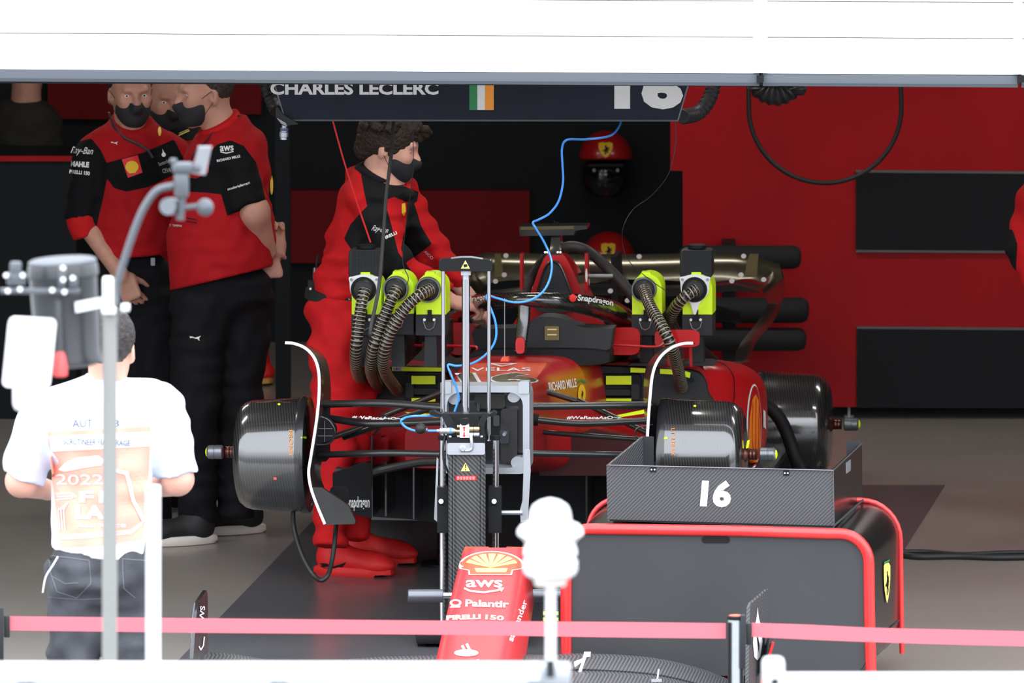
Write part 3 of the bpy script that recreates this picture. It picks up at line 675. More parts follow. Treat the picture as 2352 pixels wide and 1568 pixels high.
hose('signal_cable', [P(1551, 276, .4), P(1552, 330, .4), P(1535, 400, .4), P(1495, 450, .5), P(1455, 480, .6), P(1432, 520, .6), P(1430, 560, .7), P(1445, 600, .8), P(1490, 640, 1.0), P(1530, 668, 1.1)], .0014, 'grey_rubber', 'thin grey cable hanging from the right corner of the sign', cat='cable', n=6)
hose('tether_strap', [P(764, 276, .42), P(790, 370, .45), P(820, 465, .5), P(851, 556, .55)], .0033, 'red_dark' if False else 'red_print', 'thin red cord from the sign to the left blower box', cat='cord', n=6)
hose('black_strap', [P(904, 276, .42), P(898, 360, .3), P(887, 450, .2), P(879, 560, .1), P(870, 660, .0), P(852, 750, -.02), P(850, 770, -.05)], .0068, 'grey_rubber', 'black strap hanging in front of the leaning mechanic', cat='strap', n=8)
hose('signal_cable', [P(948, 276, .42), P(948, 400, .4), P(932, 520, .3), P(925, 600, .2), P(938, 640, .1), P(925, 665, .05)], .0016, 'black_rubber', 'thin black cable hanging in front of the mechanic', cat='cable', n=6)
# ================================================================ lift column in front of the car
YL = -.55; pl = PY(YL); sL = 646.0
t = empty('lift_column', FL(1072, 1472), 'front car lift with carbon column, chrome rods and black top yoke', 'car lift')
hd = mk('top_yoke', *prism([(1008, 599), (1014, 595), (1060, 590), (1082, 590), (1125, 596), (1131, 600), (1131, 617), (1126, 621), (1013, 621), (1008, 617)], pl, .05, -.025), 'matte_black', t)
mk('yoke_cap', *prism([(1012, 596), (1058, 589.5), (1084, 589.5), (1128, 597), (1124, 599), (1084, 592.5), (1058, 592.5), (1016, 598)], pl, .045, -.022), 'satin_silver', t)
def warn(x, y, s_, tgt, par):
    ppoly([[(x, y - s_), (x + s_ * .98, y + s_ * .8), (x - s_ * .98, y + s_ * .8)]], tgt, 'pale_yellow', par, 'warning_label', lift=.0015)
warn(1069, 608, 10.5, hd, t); ppoly([[(1064, 607), (1072, 606), (1074, 610), (1068, 613), (1073, 612), (1066, 614)]], hd, 'matte_black', t, 'warning_symbol', lift=.0025)
for x in (1018, 1123): mk('thin_rod', *cyl(P(x, 622, YL), P(x, 1012, YL), .0068), 'chrome', t); 
mk('piston_rod', *cyl(P(1070, 640, YL), P(1070, 950, YL), .0145), 'chrome', t); mk('hex_nut', *cyl(P(1070, 621, YL), P(1070, 631, YL), .020, n=6), 'satin_silver', t); mk('rod_collar', *cyl(P(1070, 631, YL), P(1070, 652, YL), .0125), 'satin_silver', t)
mk('guide_plate', *merge(prism([(986, 944), (998, 941), (1008, 947), (1125, 947), (1135, 942), (1142, 946), (1140, 951), (1125, 953), (1000, 953), (988, 949)], pl, .06, -.04)), 'matte_black', t)
mk('curved_arm', *prism(sm([(1014, 952), (1030, 952), (1042, 970), (1046, 990), (1046, 1004), (1032, 1004), (1027, 982)], 3), PY(YL - .045), .012), 'soft_black', t)
mk('curved_arm', *prism(sm([(1110, 952), (1126, 952), (1116, 965), (1112, 985), (1114, 1004), (1098, 1004), (1096, 985), (1100, 968)], 3), PY(YL - .045), .012), 'soft_black', t)
q = PY(YL - .09)
vb = mk('valve_block', *prism(rr(1056, 975, 1077.5, 1008, 2), q, .03), 'white_gloss', t)
mk('control_knob', *merge(prism(sm([(1057, 965), (1064, 962), (1076, 962), (1076, 972), (1068, 977), (1059, 976)], 3), q, .025)), 'matte_black', t)
for s_, y0 in ((-1, 986), (1, 996)):
    ppoly([[(1066, y0 + s_ * 8), (1070, y0 + s_ * 3), (1067.6, y0 + s_ * 3), (1067.6, y0 - s_ * 4), (1064.4, y0 - s_ * 4), (1064.4, y0 + s_ * 3), (1062, y0 + s_ * 3)]], vb, 'red_print', t, 'arrow_mark', lift=.0015)
for y in (985, 998):
    mk('fitting', *merge(cyl(P(1077, y, YL - .075), P(1088, y, YL - .075), .0085), cyl(P(1089, y, YL - .075), P(1101, y, YL - .075), .0085)), 'brass' if y == 985 else 'satin_silver', t)
mk('fitting', *merge(cyl(P(1050, 979, YL - .075), P(1056, 979, YL - .075), .005), cyl(P(1050, 1002, YL - .075), P(1056, 1002, YL - .075), .005), cyl(P(1046, 990, YL - .075), P(1056, 990, YL - .075), .006)), 'brass', t)
mk('quick_coupling', *lathe(P(1046, 989, YL - .075), (-1, 0, 0), [(0, .007), (.012, .011), (.028, .0115), (.03, .010), (.055, .0105), (.058, .006), (.066, .006)], 16), 'satin_silver', t)
mk('coupling_ring', *lathe(P(1037, 989, YL - .075), (-1, 0, 0), [(0, .0118), (.006, .0118)], 16), 'blue_hose', t)
mk('elbow_pipe', *tube(cr([P(1082, 1000, YL - .09), P(1083, 1012, YL - .095), P(1084, 1028, YL - .095), P(1078, 1034, YL - .095), P(1062, 1034, YL - .09)], 5), .006, 10), 'satin_silver', t)
mk('port_knob', *lathe(P(1063, 1031, YL - .10), (0, 1, 0), [(0, .008), (.004, .012), (.03, .012)], 18), 'satin_silver', t)
mk('top_flange', *prism(rr(1026, 1005, 1115, 1017, 4), q, .13), 'matte_black', t)
mk('cylinder_head', *prism(rr(1027, 1017, 1114, 1044, 5), q, .13), 'satin_silver', t)
for x in (1034, 1106): mk('bolt', *cyl(P(x, 1005, YL - .07), P(x, 1000, YL - .07), .007, .005, 14), 'satin_silver', t)
mk('hydraulic_line', *tube(cr([P(1022, 1002, YL - .06), P(1018, 1030, YL - .07), P(1020, 1060, YL - .07), P(1032, 1090, YL - .05)], 6), .004, 8), 'black_rubber', t)
cb = mk('carbon_column', *prism(rr(1030, 1044, 1115, 1462, 3), PY(YL - .075), .1), 'carbon_column', t)
for x in (1036, 1043, 1100, 1108): mk('column_rib', *cyl(P(x, 1045, YL - .075), P(x, 1460, YL - .075), .0055, n=8), 'carbon_column', t)
warn(1069, 1073, 11, cb, t); ppoly([[(1068, 1066), (1070.6, 1066), (1070, 1075), (1068.6, 1075)], [(1068, 1077), (1070.4, 1077), (1070.4, 1079.5), (1068, 1079.5)]], cb, 'matte_black', t, 'warning_symbol', lift=.003)
ppoly([[(1046, 1092), (1094, 1092), (1094, 1102.5), (1046, 1102.5)]], cb, 'red_print', t, 'red_label', lift=.0015)
ppoly([[(1050 + 7 * i, 1094.5), (1055 + 7 * i, 1094.5), (1055 + 7 * i, 1096), (1050 + 7 * i, 1096)] for i in range(6)] + [[(1050 + 7 * i, 1098.5), (1055 + 7 * i, 1098.5), (1055 + 7 * i, 1100), (1050 + 7 * i, 1100)] for i in range(6)], cb, 'white_print', t, 'small_print', lift=.003)
for x, x0, x1 in ((1017, 1004, 1029), (1139, 1122, 1152)):
    mk('guide_tube', *cyl(P(x, 1008, YL), P(x, 1470, YL), .0115), 'chrome', t)
    mk('tube_cap', *cyl(P(x, 1000, YL), P(x, 1010, YL), .017), 'matte_black', t)
    mk('clamp_sleeve', *prism(rr(x0, 1119, x1, 1224, 3), PY(YL - .03), .06), 'matte_black', t)
    mk('bolt', *cyl(P(x - 4, 1151, YL - .045), P(x - 4, 1151, YL - .03), .009, n=14), 'satin_silver', t)
mk('lifting_bracket', *prism([(1204, 1033), (1217, 1033), (1219, 1080), (1212, 1195), (1196, 1199), (1194, 1172), (1200, 1150)], PY(YL + .02), .02), 'satin_silver', t)
mk('lifting_bracket', *prism([(1003, 1050), (1007, 1055), (1004, 1198), (997, 1192)], PY(YL + .02), .02), 'satin_silver', t)
mk('cross_bar', *cyl(P(1150, 1177, YL + .02), P(1200, 1177, YL + .02), .009), 'satin_silver', t)
b0 = FL(1072, 1472)
mk('base_plate', *box(b0 + Vector((.02, -.02, .035)), (.2, .16, .02), bev=.008), 'matte_black', t)
for sx in (-.16, .2):
    for sy in (-.13, .1): mk('caster_wheel', *cyl(b0 + Vector((sx - .015, sy, .022)), b0 + Vector((sx + .015, sy, .022)), .022), 'black_rubber', t)
q = YL - .075
bh = empty('air_hose', P(966, 985, q), 'short blue air hose with a black ball left of the lift column', 'hose')
mk('hose_line', *tube(cr([P(1014, 955, YL), P(985, 955, YL - .01), P(945, 956, YL - .03), P(925, 962, q), P(922, 970, q), P(934, 982, q), P(955, 989, q), P(980, 989, q), P(1006, 989, q)], 8), .0044, 12), 'blue_hose', bh)
mk('ball_grip', *sdf_mesh([elli(P(966, 984, q), (.021, .021, .020))], .004), 'black_rubber', bh, smooth=60)
mk('hose_clip', *cyl(P(976, 987, q), P(982, 987, q), .008), 'gunmetal', bh)
# ================================================================ nose and front wing assembly
t = empty('front_wing', P(1085, 1600, -2.2), 'red nose cone with black front wing standing ahead of the car', 'front wing')
def nsec(Y, x0, x1, y0, y1, p=6, n=40):
    o = []
    for i in range(n):
        a = 2 * math.pi * i / n; c, s = math.cos(a), math.sin(a)
        c = math.copysign(abs(c) ** (2 / p), c); s = math.copysign(abs(s) ** (2 / p), s); wf = 1 + .10 * s
        o.append(P((x0 + x1) / 2 + (x1 - x0) / 2 * c * wf, (y0 + y1) / 2 + (y1 - y0) / 2 * s, Y))
    return o
nc = mk('nose_cone', *loft([nsec(-1.36, 1052, 1222, 1257, 1412), nsec(-1.45, 1046, 1219, 1280, 1425), nsec(-1.6, 1036, 1214, 1318, 1460), nsec(-2.0, 1013, 1200, 1410, 1545), nsec(-2.5, 990, 1176, 1520, 1630, 5), nsec(-2.8, 984, 1150, 1592, 1670, 4)], 6), 'nose_red_lit', t, smooth=45)
mk('rim_plate', *prism([(1068, 1256), (1122, 1256), (1126, 1261), (1160, 1261), (1164, 1256), (1205, 1257), (1212, 1275), (1060, 1275)], PY(-1.35), .01), 'nose_orange', t)
scallop(1129, 1301, 150, 56, nc, t, 'nose_orange', 'pale_yellow')
ptext('aws', nc, 1112, 1341, 84, 17, 'white_print', t, bold=.02); ppoly(stroke([(1067, 1352), (1080, 1358), (1112, 1361), (1140, 1357), (1152, 1353)], 4) + [[(1144, 1350), (1158, 1350), (1152, 1360)]], nc, 'white_print', t, 'smile_mark')
ptext('Palantir', nc, 1119, 1387, 100, 16, 'white_print', t, bold=.03, rot=1.5)
o_ = ell(1047, 1385, 13, 8, 20); i_ = ell(1047, 1385, 8, 4.5, 20)
ppoly([[o_[k], o_[(k + 1) % 20], i_[(k + 1) % 20], i_[k]] for k in range(20)] + [[(1036, 1392), (1058, 1392), (1056, 1396), (1034, 1396)]], nc, 'white_print', t, 'ring_mark')
ptext('PIRELLI', nc, 1065, 1418, 78, 11, 'white_print', t, bold=.05, rot=-2); ptext('150', nc, 1136, 1419, 42, 11, 'white_print', t, bold=.03, rot=4)
ppoly([ell(1071, 1500, 28, 8, 24)] + stroke([(1062, 1484), (1070, 1500)], 6) + stroke([(1072, 1480), (1082, 1499)], 6), nc, 'white_print', t, 'flame_mark')
ptext('santander', nc, 1066, 1524, 130, 18, 'white_print', t, bold=.03)
ptext('santander', nc, 1188, 1425, 100, 13, 'white_print', t, bold=.02, rot=-70)
ppoly([ell(1047, 1278, 4, 9, 12)], nc, 'pale_yellow', t, 'side_emblem')
def PE(x0, Y0, k): return (lambda x, y: P(x, y, Y0 + (x - x0) * k)), Vector((1, 0, 0))
e1 = mk('endplate', *prism([(466, 1355), (469, 1362), (471, 1512), (436, 1512), (441, 1430), (447, 1385), (450, 1378)], PE(438, -2.5, .02), .012), 'carbon_plain', t)
e2 = mk('endplate', *prism([(1757, 1352), (1760, 1362), (1762, 1580), (1711, 1600), (1713, 1450), (1715, 1392), (1719, 1384)], PE(1714, -2.5, .013), .012), 'carbon_tray', t)
ptext('AWS', e1, 462, 1416, 50, 11, 'white_print', t, rot=-84, bold=.02); ppoly(stroke([(468, 1462), (466, 1482), (460, 1492), (456, 1484)], 3), e1, 'white_print', t, 'curved_mark')
ppoly([[(1739, 1394), (1742, 1420), (1748, 1440), (1750, 1475), (1745, 1508), (1738, 1516), (1731, 1508), (1728, 1475), (1731, 1440), (1736, 1420)]], e2, 'white_print', t, 'oval_emblem')
ppoly([[(1734, 1440), (1742, 1480), (1741, 1500)]], e2, 'matte_black', t, 'oval_slash', lift=.004)
mk('endplate_edge', *tube([P(447, 1385, -2.32), P(441, 1430, -2.44), P(437, 1512, -2.52)], .003, 6), 'gunmetal', t)
def flap(x_, y_, dy, Y0, Y1, m='carbon_tray', th=.006):
    a = cr([P(x, y, Y0) for x, y in zip(x_, y_)], 8); b = cr([P(x, y + dy, Y1) for x, y in zip(x_, y_)], 8); mid = [(p + q) / 2 + ZZ * .018 for p, q in zip(a, b)]
    return mk('wing_flap', *solidify(*sheet([a, mid, b]), th, Vector((0, .3, -1))), m, t)
for k in range(3):
    dy = 40 * k
    flap((1190, 1260, 1350, 1500, 1610, 1690, 1716), (1502 + dy, 1503 + dy, 1500 + dy, 1510 + dy, 1535 + dy, 1568 + dy, 1590 + dy), 36, -1.9 - .25 * k, -2.15 - .25 * k)
    flap((440, 520, 620, 750, 870, 1005), (1500 + dy, 1499 + dy, 1514 + dy, 1516 + dy, 1508 + dy, 1504 + dy), 36, -1.9 - .25 * k, -2.15 - .25 * k)
mk('wing_bracket', *prism([(1342, 1497), (1357, 1497), (1356, 1507), (1347, 1508), (1326, 1572), (1318, 1572), (1336, 1520), (1320, 1532), (1318, 1520), (1338, 1512)], PY(-2.2), .01), 'white_gloss', t)
mk('wing_bracket', *merge(cyl(P(1513, 1538, -2.3), P(1510, 1560, -2.35), .004), box(P(1508, 1562, -2.36), (.018, .01, .004))), 'satin_silver', t)
mk('dive_plane', *prism([(1768, 1476), (1776, 1478), (1758, 1540), (1748, 1555)], PY(-2.3), .25), 'carbon_plain', t); mk('red_edge', *prism([(1774, 1474), (1779, 1476), (1752, 1570), (1745, 1570)], PY(-2.32), .02), 'red_print', t)
t = empty('nose_stand', P(1120, 1500, -1.25), 'steel stand with two silver sleeve handles beside the nose cone', 'stand')
a = -1.22
mk('axle', *cyl(P(950, 1367, a), P(1290, 1367, a), .011), 'chrome', t)
mk('sleeve_handle', *lathe(P(1018, 1368, a), (-1, 0, 0), [(0, .022), (.002, .0235), (.10, .0235), (.122, .023), (.125, .018)], 24), 'gunmetal', t)
mk('sleeve_handle', *lathe(P(1218, 1367, a), (1, 0, 0), [(0, .022), (.002, .0235), (.10, .0235), (.122, .023), (.125, .018)], 24), 'gunmetal', t)
mk('plug', *prism([(1296, 1352), (1303, 1352), (1298, 1381), (1291, 1383)], PY(a - .01), .03), 'black_rubber', t)
for x in (1065, 1195):
    p = P(x, 1367, a); mk('leg', *merge(tube([p, Vector((p.x, p.y, .02))], .012), box((p.x, p.y, .012), (.05, .12, .012))), 'steel_grey', t)
mk('lime_box', *prism(rr(1247, 1402, 1283, 1450, 2), PY(-1.0), .05), 'charcoal', t)
for y in (1404, 1418, 1436): mk('lime_tape', *prism([(1247, y), (1283, y), (1283, y + 8), (1247, y + 8)], PY(-1.004), .004), 'lime', t)
# ================================================================ cabinet and tray
t = empty('tool_cabinet', FL(1680, 1562), 'black rolling tool cabinet with thick red tube frame, right of the nose', 'cabinet')
YF, YK = -1.63, -1.03
def outl(x0, y0, x1, y1, r, tilt=0): return [(x, y + tilt * (x - x0) / (x1 - x0)) for x, y in rr(x0, y0, x1, y1, r, 8)]
fo = outl(1300, 1218, 1995, 1545, 62, 12)
fo = [(x, y if y > 1300 else y) for x, y in fo]
bo = outl(1352, 1150, 2066, 1500, 80, 5)
A = [P(x, y, YF) for x, y in fo]; B = [P(x, y, YK) for x, y in bo]; n = len(A)
A = [Vector((p.x, p.y, max(p.z, .05))) for p in A]; B = [Vector((p.x, p.y, max(p.z, .05))) for p in B]
V = A + B
mk('side_shell', V, [((i + 1) % n, i, n + i, n + (i + 1) % n) for i in range(n)] + [tuple(range(n, 2 * n))[::-1]], 'cabinet_side', t, smooth=50)
fp = mk('front_panel', *prism(outl(1304, 1222, 1992, 1545, 58, 12), PY(YF + .004), .02), 'cabinet_black', t)
mk('handle_slot', *prism([(x, y) for x, y in rr(1612, 1232, 1676, 1247, 7)], PY(YF + .001), .01), 'matte_black', t)
def ftube(pts, Y, r, nm='tube_frame'): return mk(nm, *tube([P(x, y, Y) for x, y in pts], r, 16), 'red_tube', t, smooth=60)
arc = lambda cx, cy, r, a0, a1, n=9: [(cx + r * math.cos(R(a0 + (a1 - a0) * i / (n - 1))), cy + r * math.sin(R(a0 + (a1 - a0) * i / (n - 1)))) for i in range(n)]
ftube([(1300, 1548), (1300, 1400), (1301, 1270)] + arc(1352, 1264, 50, 180, 270) + [(1500, 1216), (1700, 1219), (1900, 1225)] + arc(1928, 1293, 68, -90, 0) + [(1997, 1400), (2001, 1548)], YF, .0195)
ftube([(1350, 1400), (1350, 1220)] + arc(1424, 1216, 72, 180, 270) + [(1600, 1146), (1900, 1150)] + arc(1976, 1240, 92, -90, 0) + [(2070, 1400), (2072, 1500)], YK, .0095)
mk('roller_slot', *tube([P(1915, 1208, YF + .05), P(1982, 1148, YK - .01)], .004, 6), 'dark_gap', t)
mk('side_seam', *tube([P(2004, 1485, YF + .02), P(2064, 1424, YK - .02)], .003, 6), 'dark_gap', t)
sd = bpy.data.objects['side_shell']
ppoly([[(2028, 1290), (2041, 1284), (2041, 1288), (2028, 1296)]], sd, 'flag_green', t, 'tricolour_band', lift=.004)
shield(2035, 1337, 15, 96, sd, t, 'pale_yellow', lift=.004)
for x in (1340, 1960):
    for Y in (YF + .08, YK - .08):
        p = P(x, 1500, Y); mk('caster_wheel', *cyl((p.x - .02, p.y, .03), (p.x + .02, p.y, .03), .03), 'black_rubber', t)
t = empty('parts_tray', P(1660, 1212, -1.45), 'grey carbon tray with a white number 16 on the cabinet top', 'tray')
fr = mk('front_wall', *prism([(1398, 1068), (1914, 1080), (1916, 1212), (1400, 1196)], PY(-1.52), .008), 'carbon_tray', t)
def q4(p, th, nm, m='carbon_tray'):
    nn = (p[1] - p[0]).cross(p[2] - p[0]).normalized() * th; V = p + [v + nn for v in p]; return mk(nm, V, [(0, 3, 2, 1), (4, 5, 6, 7), (0, 1, 5, 4), (1, 2, 6, 5), (2, 3, 7, 6), (3, 0, 4, 7)], m, t)
YT = -.92
q4([P(1914, 1080, -1.52), P(1980, 1018, YT), P(1981, 1146, YT), P(1916, 1211, -1.52)], .008, 'side_wall', 'cabinet_side')
q4([P(1398, 1068, -1.52), P(1478, 1002, YT), P(1478, 1140, YT), P(1400, 1196, -1.52)], .008, 'side_wall')
q4([P(1400, 1196, -1.52), P(1916, 1211, -1.52), P(1981, 1146, YT), P(1478, 1134, YT)], .006, 'tray_floor', 'matte_black')
mk('corner_post', *prism([(1476, 1002), (1502, 1003), (1502, 1140), (1476, 1140)], PY(YT - .01), .008), 'charcoal', t); mk('corner_post', *prism([(1945, 1013), (1978, 1013), (1978, 1020), (1945, 1046)], PY(YT - .01), .008), 'charcoal', t)
mk('rim_line', *merge(tube([P(1398, 1068, -1.525), P(1914, 1080, -1.525)], .0025, 6), tube([P(1914, 1080, -1.525), P(1980, 1018, YT)], .0025, 6), tube([P(1914, 1080, -1.525), P(1916, 1211, -1.525)], .0015, 6)), 'gunmetal', t)
for x, y in ((1500, 1078), (1806, 1086)):
    mk('hinge_plate', *prism(rr(x - 7, y - 6, x + 7, y + 6, 1), PY(-1.523), .004), 'matte_black', t)
    [mk('rivet', *cyl(P(x + d, y, -1.527), P(x + d, y, -1.52), .0028, n=8), 'white_gloss', t) for d in (-3.5, 3.5)]
mk('side_sticker', *prism([(1944, 1062), (1953, 1055), (1953, 1080), (1944, 1087)], PE(1914, -1.53, .0093), .002), 'steel_grey', t)
ptext('16', fr, 1645, 1133, 70, 62, 'white_print', t, bold=.05, rot=2, shear=.05, mx=60)
# ================================================================ hoses on the floor
hose('floor_cable', [FL(2060, 1272, .012), FL(2110, 1278, .012), FL(2200, 1277, .012), FL(2300, 1280, .012), FL(2450, 1276, .012)], .012, 'black_rubber', 'thick black cable lying on the floor right of the cabinet', cat='cable')
hose('floor_cable', [FL(2060, 1266, .008), FL(2130, 1266, .008), FL(2210, 1272, .008), FL(2320, 1268, .008), FL(2450, 1268, .008)], .008, 'black_rubber', 'thinner black cable along the far side of the thick floor cable', cat='cable')
hose('floor_hose', [P(673, 1175, .1), P(676, 1215, .1), P(692, 1270, .05), P(716, 1315, 0), P(735, 1332, 0), P(752, 1322, 0), P(763, 1285, .05), P(770, 1230, .1), P(773, 1190, .2)], .0085, 'black_rubber', 'black hose hanging in a loop below the left front wheel hub')
# ================================================================ belt barrier outside
YT2 = -6.0
def post(x, yt, lab):
    p = P(x, yt, YT2); b = Vector((p.x, p.y, 0)); t = empty('barrier_post', b, lab, 'barrier post')
    mk('pole', *lathe(b + ZZ * .02, (0, 0, 1), [(0, .0245), (p.z - .03, .0245)], 24), 'aluminium', t)
    mk('slot_strip', *merge(*[box(b + Vector((sx, -.016, p.z / 2 + .0)), (.004, .008, p.z / 2 - .02)) for sx in (-.0205, .0195)]), 'matte_black', t)
    mk('head_ring', *lathe(p - ZZ * .012, (0, 0, 1), [(0, .027), (.010, .027), (.012, .024)], 24), 'matte_black', t)
    mk('top_cap', *lathe(p - ZZ * .001, (0, 0, 1), [(0, .022), (.002, .021)], 24), 'pink_red', t); mk('cap_dot', *lathe(p + ZZ * .001, (0, 0, 1), [(0, .009), (.001, .008)], 16), 'orange_print', t)
    mk('belt_clip', *box(P(x + 30, yt + 42, YT2) , (.009, .012, .034), bev=.003), 'charcoal', t)
    mk('belt_cassette', *box(P(x + 16, yt + 60, YT2 - .015), (.008, .014, .085), bev=.003), 'charcoal', t)
    mk('base', *lathe(b, (0, 0, 1), [(0, .17), (.02, .17), (.035, .05)], 32), 'matte_black', t); return t
post(1690, 1413, 'silver belt barrier post in front of the tool cabinet'); post(-14, 1396, 'belt barrier post cut off at the left picture edge'); post(2712, 1436, 'belt barrier post at the end of the right belt, outside the picture')
def belt(ps, lab):
    top = [P(x, y0, YT2) for x, y0, y1 in ps]; bot = [P(x, y1, YT2) for x, y0, y1 in ps]
    mk('barrier_belt', *solidify(*sheet([cr(top, 6), cr(bot, 6)]), .0015, Vector((0, 1, 0))), 'tape_belt', lab=lab, cat='barrier belt')
belt([(20, 1415, 1447), (500, 1420, 1453), (1000, 1425, 1457), (1400, 1428, 1463), (1667, 1431, 1466)], 'long red barrier belt stretched across the left and middle')
belt([(1727, 1430, 1462), (1850, 1434, 1468), (2000, 1441, 1474), (2200, 1446, 1480), (2420, 1451, 1485), (2690, 1456, 1490)], 'red barrier belt running from the silver post to the right edge')
# ================================================================ pit wall rail and devices in the foreground
YX = -16.0
t = empty('pit_rail', P(640, 1600, YX), 'white horizontal rail along the bottom edge, long left piece', 'rail')
a, b = P(-200, 1541, YX), P(1240, 1541, YX)
mk('rail_tube', *box((a + b) / 2, ((b.x - a.x) / 2, .03, .018), bev=.005), 'white_gloss', t); mk('lower_ledge', *box((a + b) / 2 - ZZ * .042, ((b.x - a.x) / 2, .05, .014)), 'satin_silver', t)
for x in (60, 640): p = P(x, 1560, YX + .02); mk('rail_leg', *cyl(p, (p.x, p.y, -.0), .02), 'white_gloss', t)
t = empty('pit_rail', P(2100, 1600, YX), 'white horizontal rail at the bottom right corner with a raised end', 'rail')
a, b = P(1765, 1566, YX), P(2550, 1574, YX)
mk('rail_tube', *box((a + b) / 2, ((b.x - a.x) / 2, .03, .022), bev=.005), 'white_gloss', t); mk('raised_end', *box(P(1776, 1545, YX), (.025, .03, .036), bev=.012), 'white_gloss', t)
p = P(2050, 1580, YX); mk('rail_leg', *cyl(p, (p.x, p.y, 0), .02), 'white_gloss', t)
sX = 28900 / 29.9
t = empty('signal_beacon', P(1264, 1560, YX), 'white round beacon on a thin white pole before the nose cone', 'beacon')
prof = [(1145, 4), (1150, 22), (1160, 38), (1172, 44), (1198, 48), (1204, 64), (1215, 73), (1225, 74), (1236, 62), (1246, 55), (1262, 60), (1272, 60), (1278, 50)]
c0 = P(1264, 1145, YX)
mk('dome', *lathe(c0, (0, 0, -1), [((y - 1145) / sX, r / sX) for y, r in prof], 32), 'white_gloss', t)
mk('ring', *lathe(c0 - ZZ * (133 / sX), (0, 0, -1), [(0, 52 / sX), (.008, 61 / sX), (.03, 61 / sX), (.04, 56 / sX), (.05, 40 / sX)], 28), 'white_gloss', t)
mk('neck', *lathe(c0 - ZZ * (172 / sX), (0, 0, -1), [(0, 40 / sX), (.025, 35 / sX), (.028, 20 / sX)], 28), 'shoe_sole', t)
mk('pole', *cyl(P(1265, 1340, YX), P(1265, 1530, YX), 11 / sX), 'white_gloss', t)
mk('foot_block', *merge(box(P(1262, 1555, YX + .02), (.05, .02, .035), bev=.008)), 'satin_silver', t); mk('dark_window', *box(P(1264, 1536, YX - .035), (.010, .004, .02)), 'charcoal', t)
YG = -13.0; sG = 28900 / 32.8
t = empty('measuring_mast', P(252, 1700, YG), 'blurred weather mast with grey drum and curved white arm', 'mast')
mk('pole', *cyl(P(252, 640, YG), P(252, 1600, YG), 17 / sG), 'mast_pole', t)
mk('pole', *cyl(P(352, 1115, YG + .1), P(352, 1600, YG + .1), 17 / sG), 'white_gloss', t)
c0 = P(143, 600, YG + .12)
dr = mk('drum', *lathe(c0, (.06, 0, -1), [(0, .086), (.012, .090), (.035, .092), (.04, .088), (.235, .084), (.25, .088), (.262, .088), (.27, .07)], 40), 'smoke_plastic', t)
mk('lid_ring', *lathe(c0 + ZZ * .006, (.06, 0, -1), [(0, .080), (.004, .088), (.028, .088), (.032, .08)], 40), 'mast_grey', t)
mk('cross_bar', *box(P(92, 668, YG), (90 / sG, .012, 6 / sG), bev=.003), 'mast_grey', t)
[mk('clamp_block', *box(P(x, y, YG), (w_ / sG, .015, h_ / sG), bev=.006), 'mast_grey', t) for x, y, w_, h_ in ((38, 640, 22, 14), (36, 615, 13, 14), (143, 635, 9, 24), (168, 648, 10, 12))]
[mk('bolt', *cyl(P(x, y, YG - .03), P(x, y, YG), 6 / sG, n=12), 'white_gloss', t) for x, y in ((14, 632), (52, 632), (145, 615), (145, 642), (167, 638), (18, 668), (46, 664), (120, 666), (148, 670))]
mk('white_panel', *prism([(x + (y - 730) * -.10 + 8, y + (x) * .05) for x, y in rr(12, 728, 122, 888, 14)], PY(YG - .08), .03), 'white_gloss', t)
mk('panel_mount', *merge(box(P(60, 910, YG), (30 / sG, .03, 34 / sG), bev=.02), cyl(P(60, 900, YG), P(60, 1100, YG), 16 / sG)), 'white_gloss', t)
mk('red_knob', *lathe(P(138, 808, YG - .04), (0, 0, -1), [(0, .009), (.012, .014), (.04, .019), (.06, .019), (.064, .012)], 20), 'pink_red', t)
mk('knob_stem', *cyl(P(134, 690, YG - .02), P(138, 810, YG - .04), 6 / sG), 'smoke_plastic', t)
mk('white_sticker', *prism([(172, 694), (234, 682), (234, 706), (174, 718)], PY(YG - .0), .004), 'white_gloss', t)
mk('side_clamp', *merge(box(P(248, 672, YG - .02), (12 / sG, .02, 36 / sG), bev=.006), box(P(250, 712, YG - .02), (16 / sG, .02, 8 / sG), bev=.004), box(P(288, 706, YG - .02), (10 / sG, .02, 8 / sG), bev=.004)), 'white_gloss', t)
mk('strut', *tube([P(266, 740, YG), P(262, 790, YG), P(240, 850, YG + .05)], 7 / sG, 10), 'mast_grey', t)
mk('curved_arm', *tube(cr([P(266, 700, YG), P(270, 650, YG), P(288, 590, YG), P(312, 520, YG), P(335, 470, YG), P(362, 437, YG), P(400, 426, YG)], 6), 8.5 / sG, 14), 'mast_grey', t)
mk('sensor_body', *merge(box(P(417, 425, YG), (16 / sG, .02, 28 / sG), bev=.008), box(P(420, 385, YG), (24 / sG, .02, 12 / sG), bev=.008), box(P(398, 370, YG), (8 / sG, .01, 6 / sG), bev=.004), cyl(P(418, 450, YG), P(414, 505, YG), 9 / sG), cyl(P(400, 478, YG), P(470, 472, YG), 6 / sG)), 'mast_grey', t)
mk('sensor_ball', *sdf_mesh([elli(P(471, 476, YG), (.022, .022, .023))], .004), 'mast_grey', t, smooth=60); mk('sensor_ball', *sdf_mesh([elli(P(452, 386, YG), (.016, .016, .016))], .004), 'mast_grey', t, smooth=60)
mk('sensor_lens', *cyl(P(385, 474, YG - .02), P(397, 474, YG + .02), .022), 'gunmetal', t)
mk('camera_box', *prism([(455, 338), (486, 338), (472, 402), (440, 398)], PY(YG - .01), .03), 'steel_grey', t)
# ================================================================ the racing car
car = empty('racing_car', CO, 'red open-wheel racing car without nose and wheels, raised in the garage', 'racing car')
def K(name, vf, m, par=car, **k): return mk(name, vf[0], vf[1], m, par, **k)
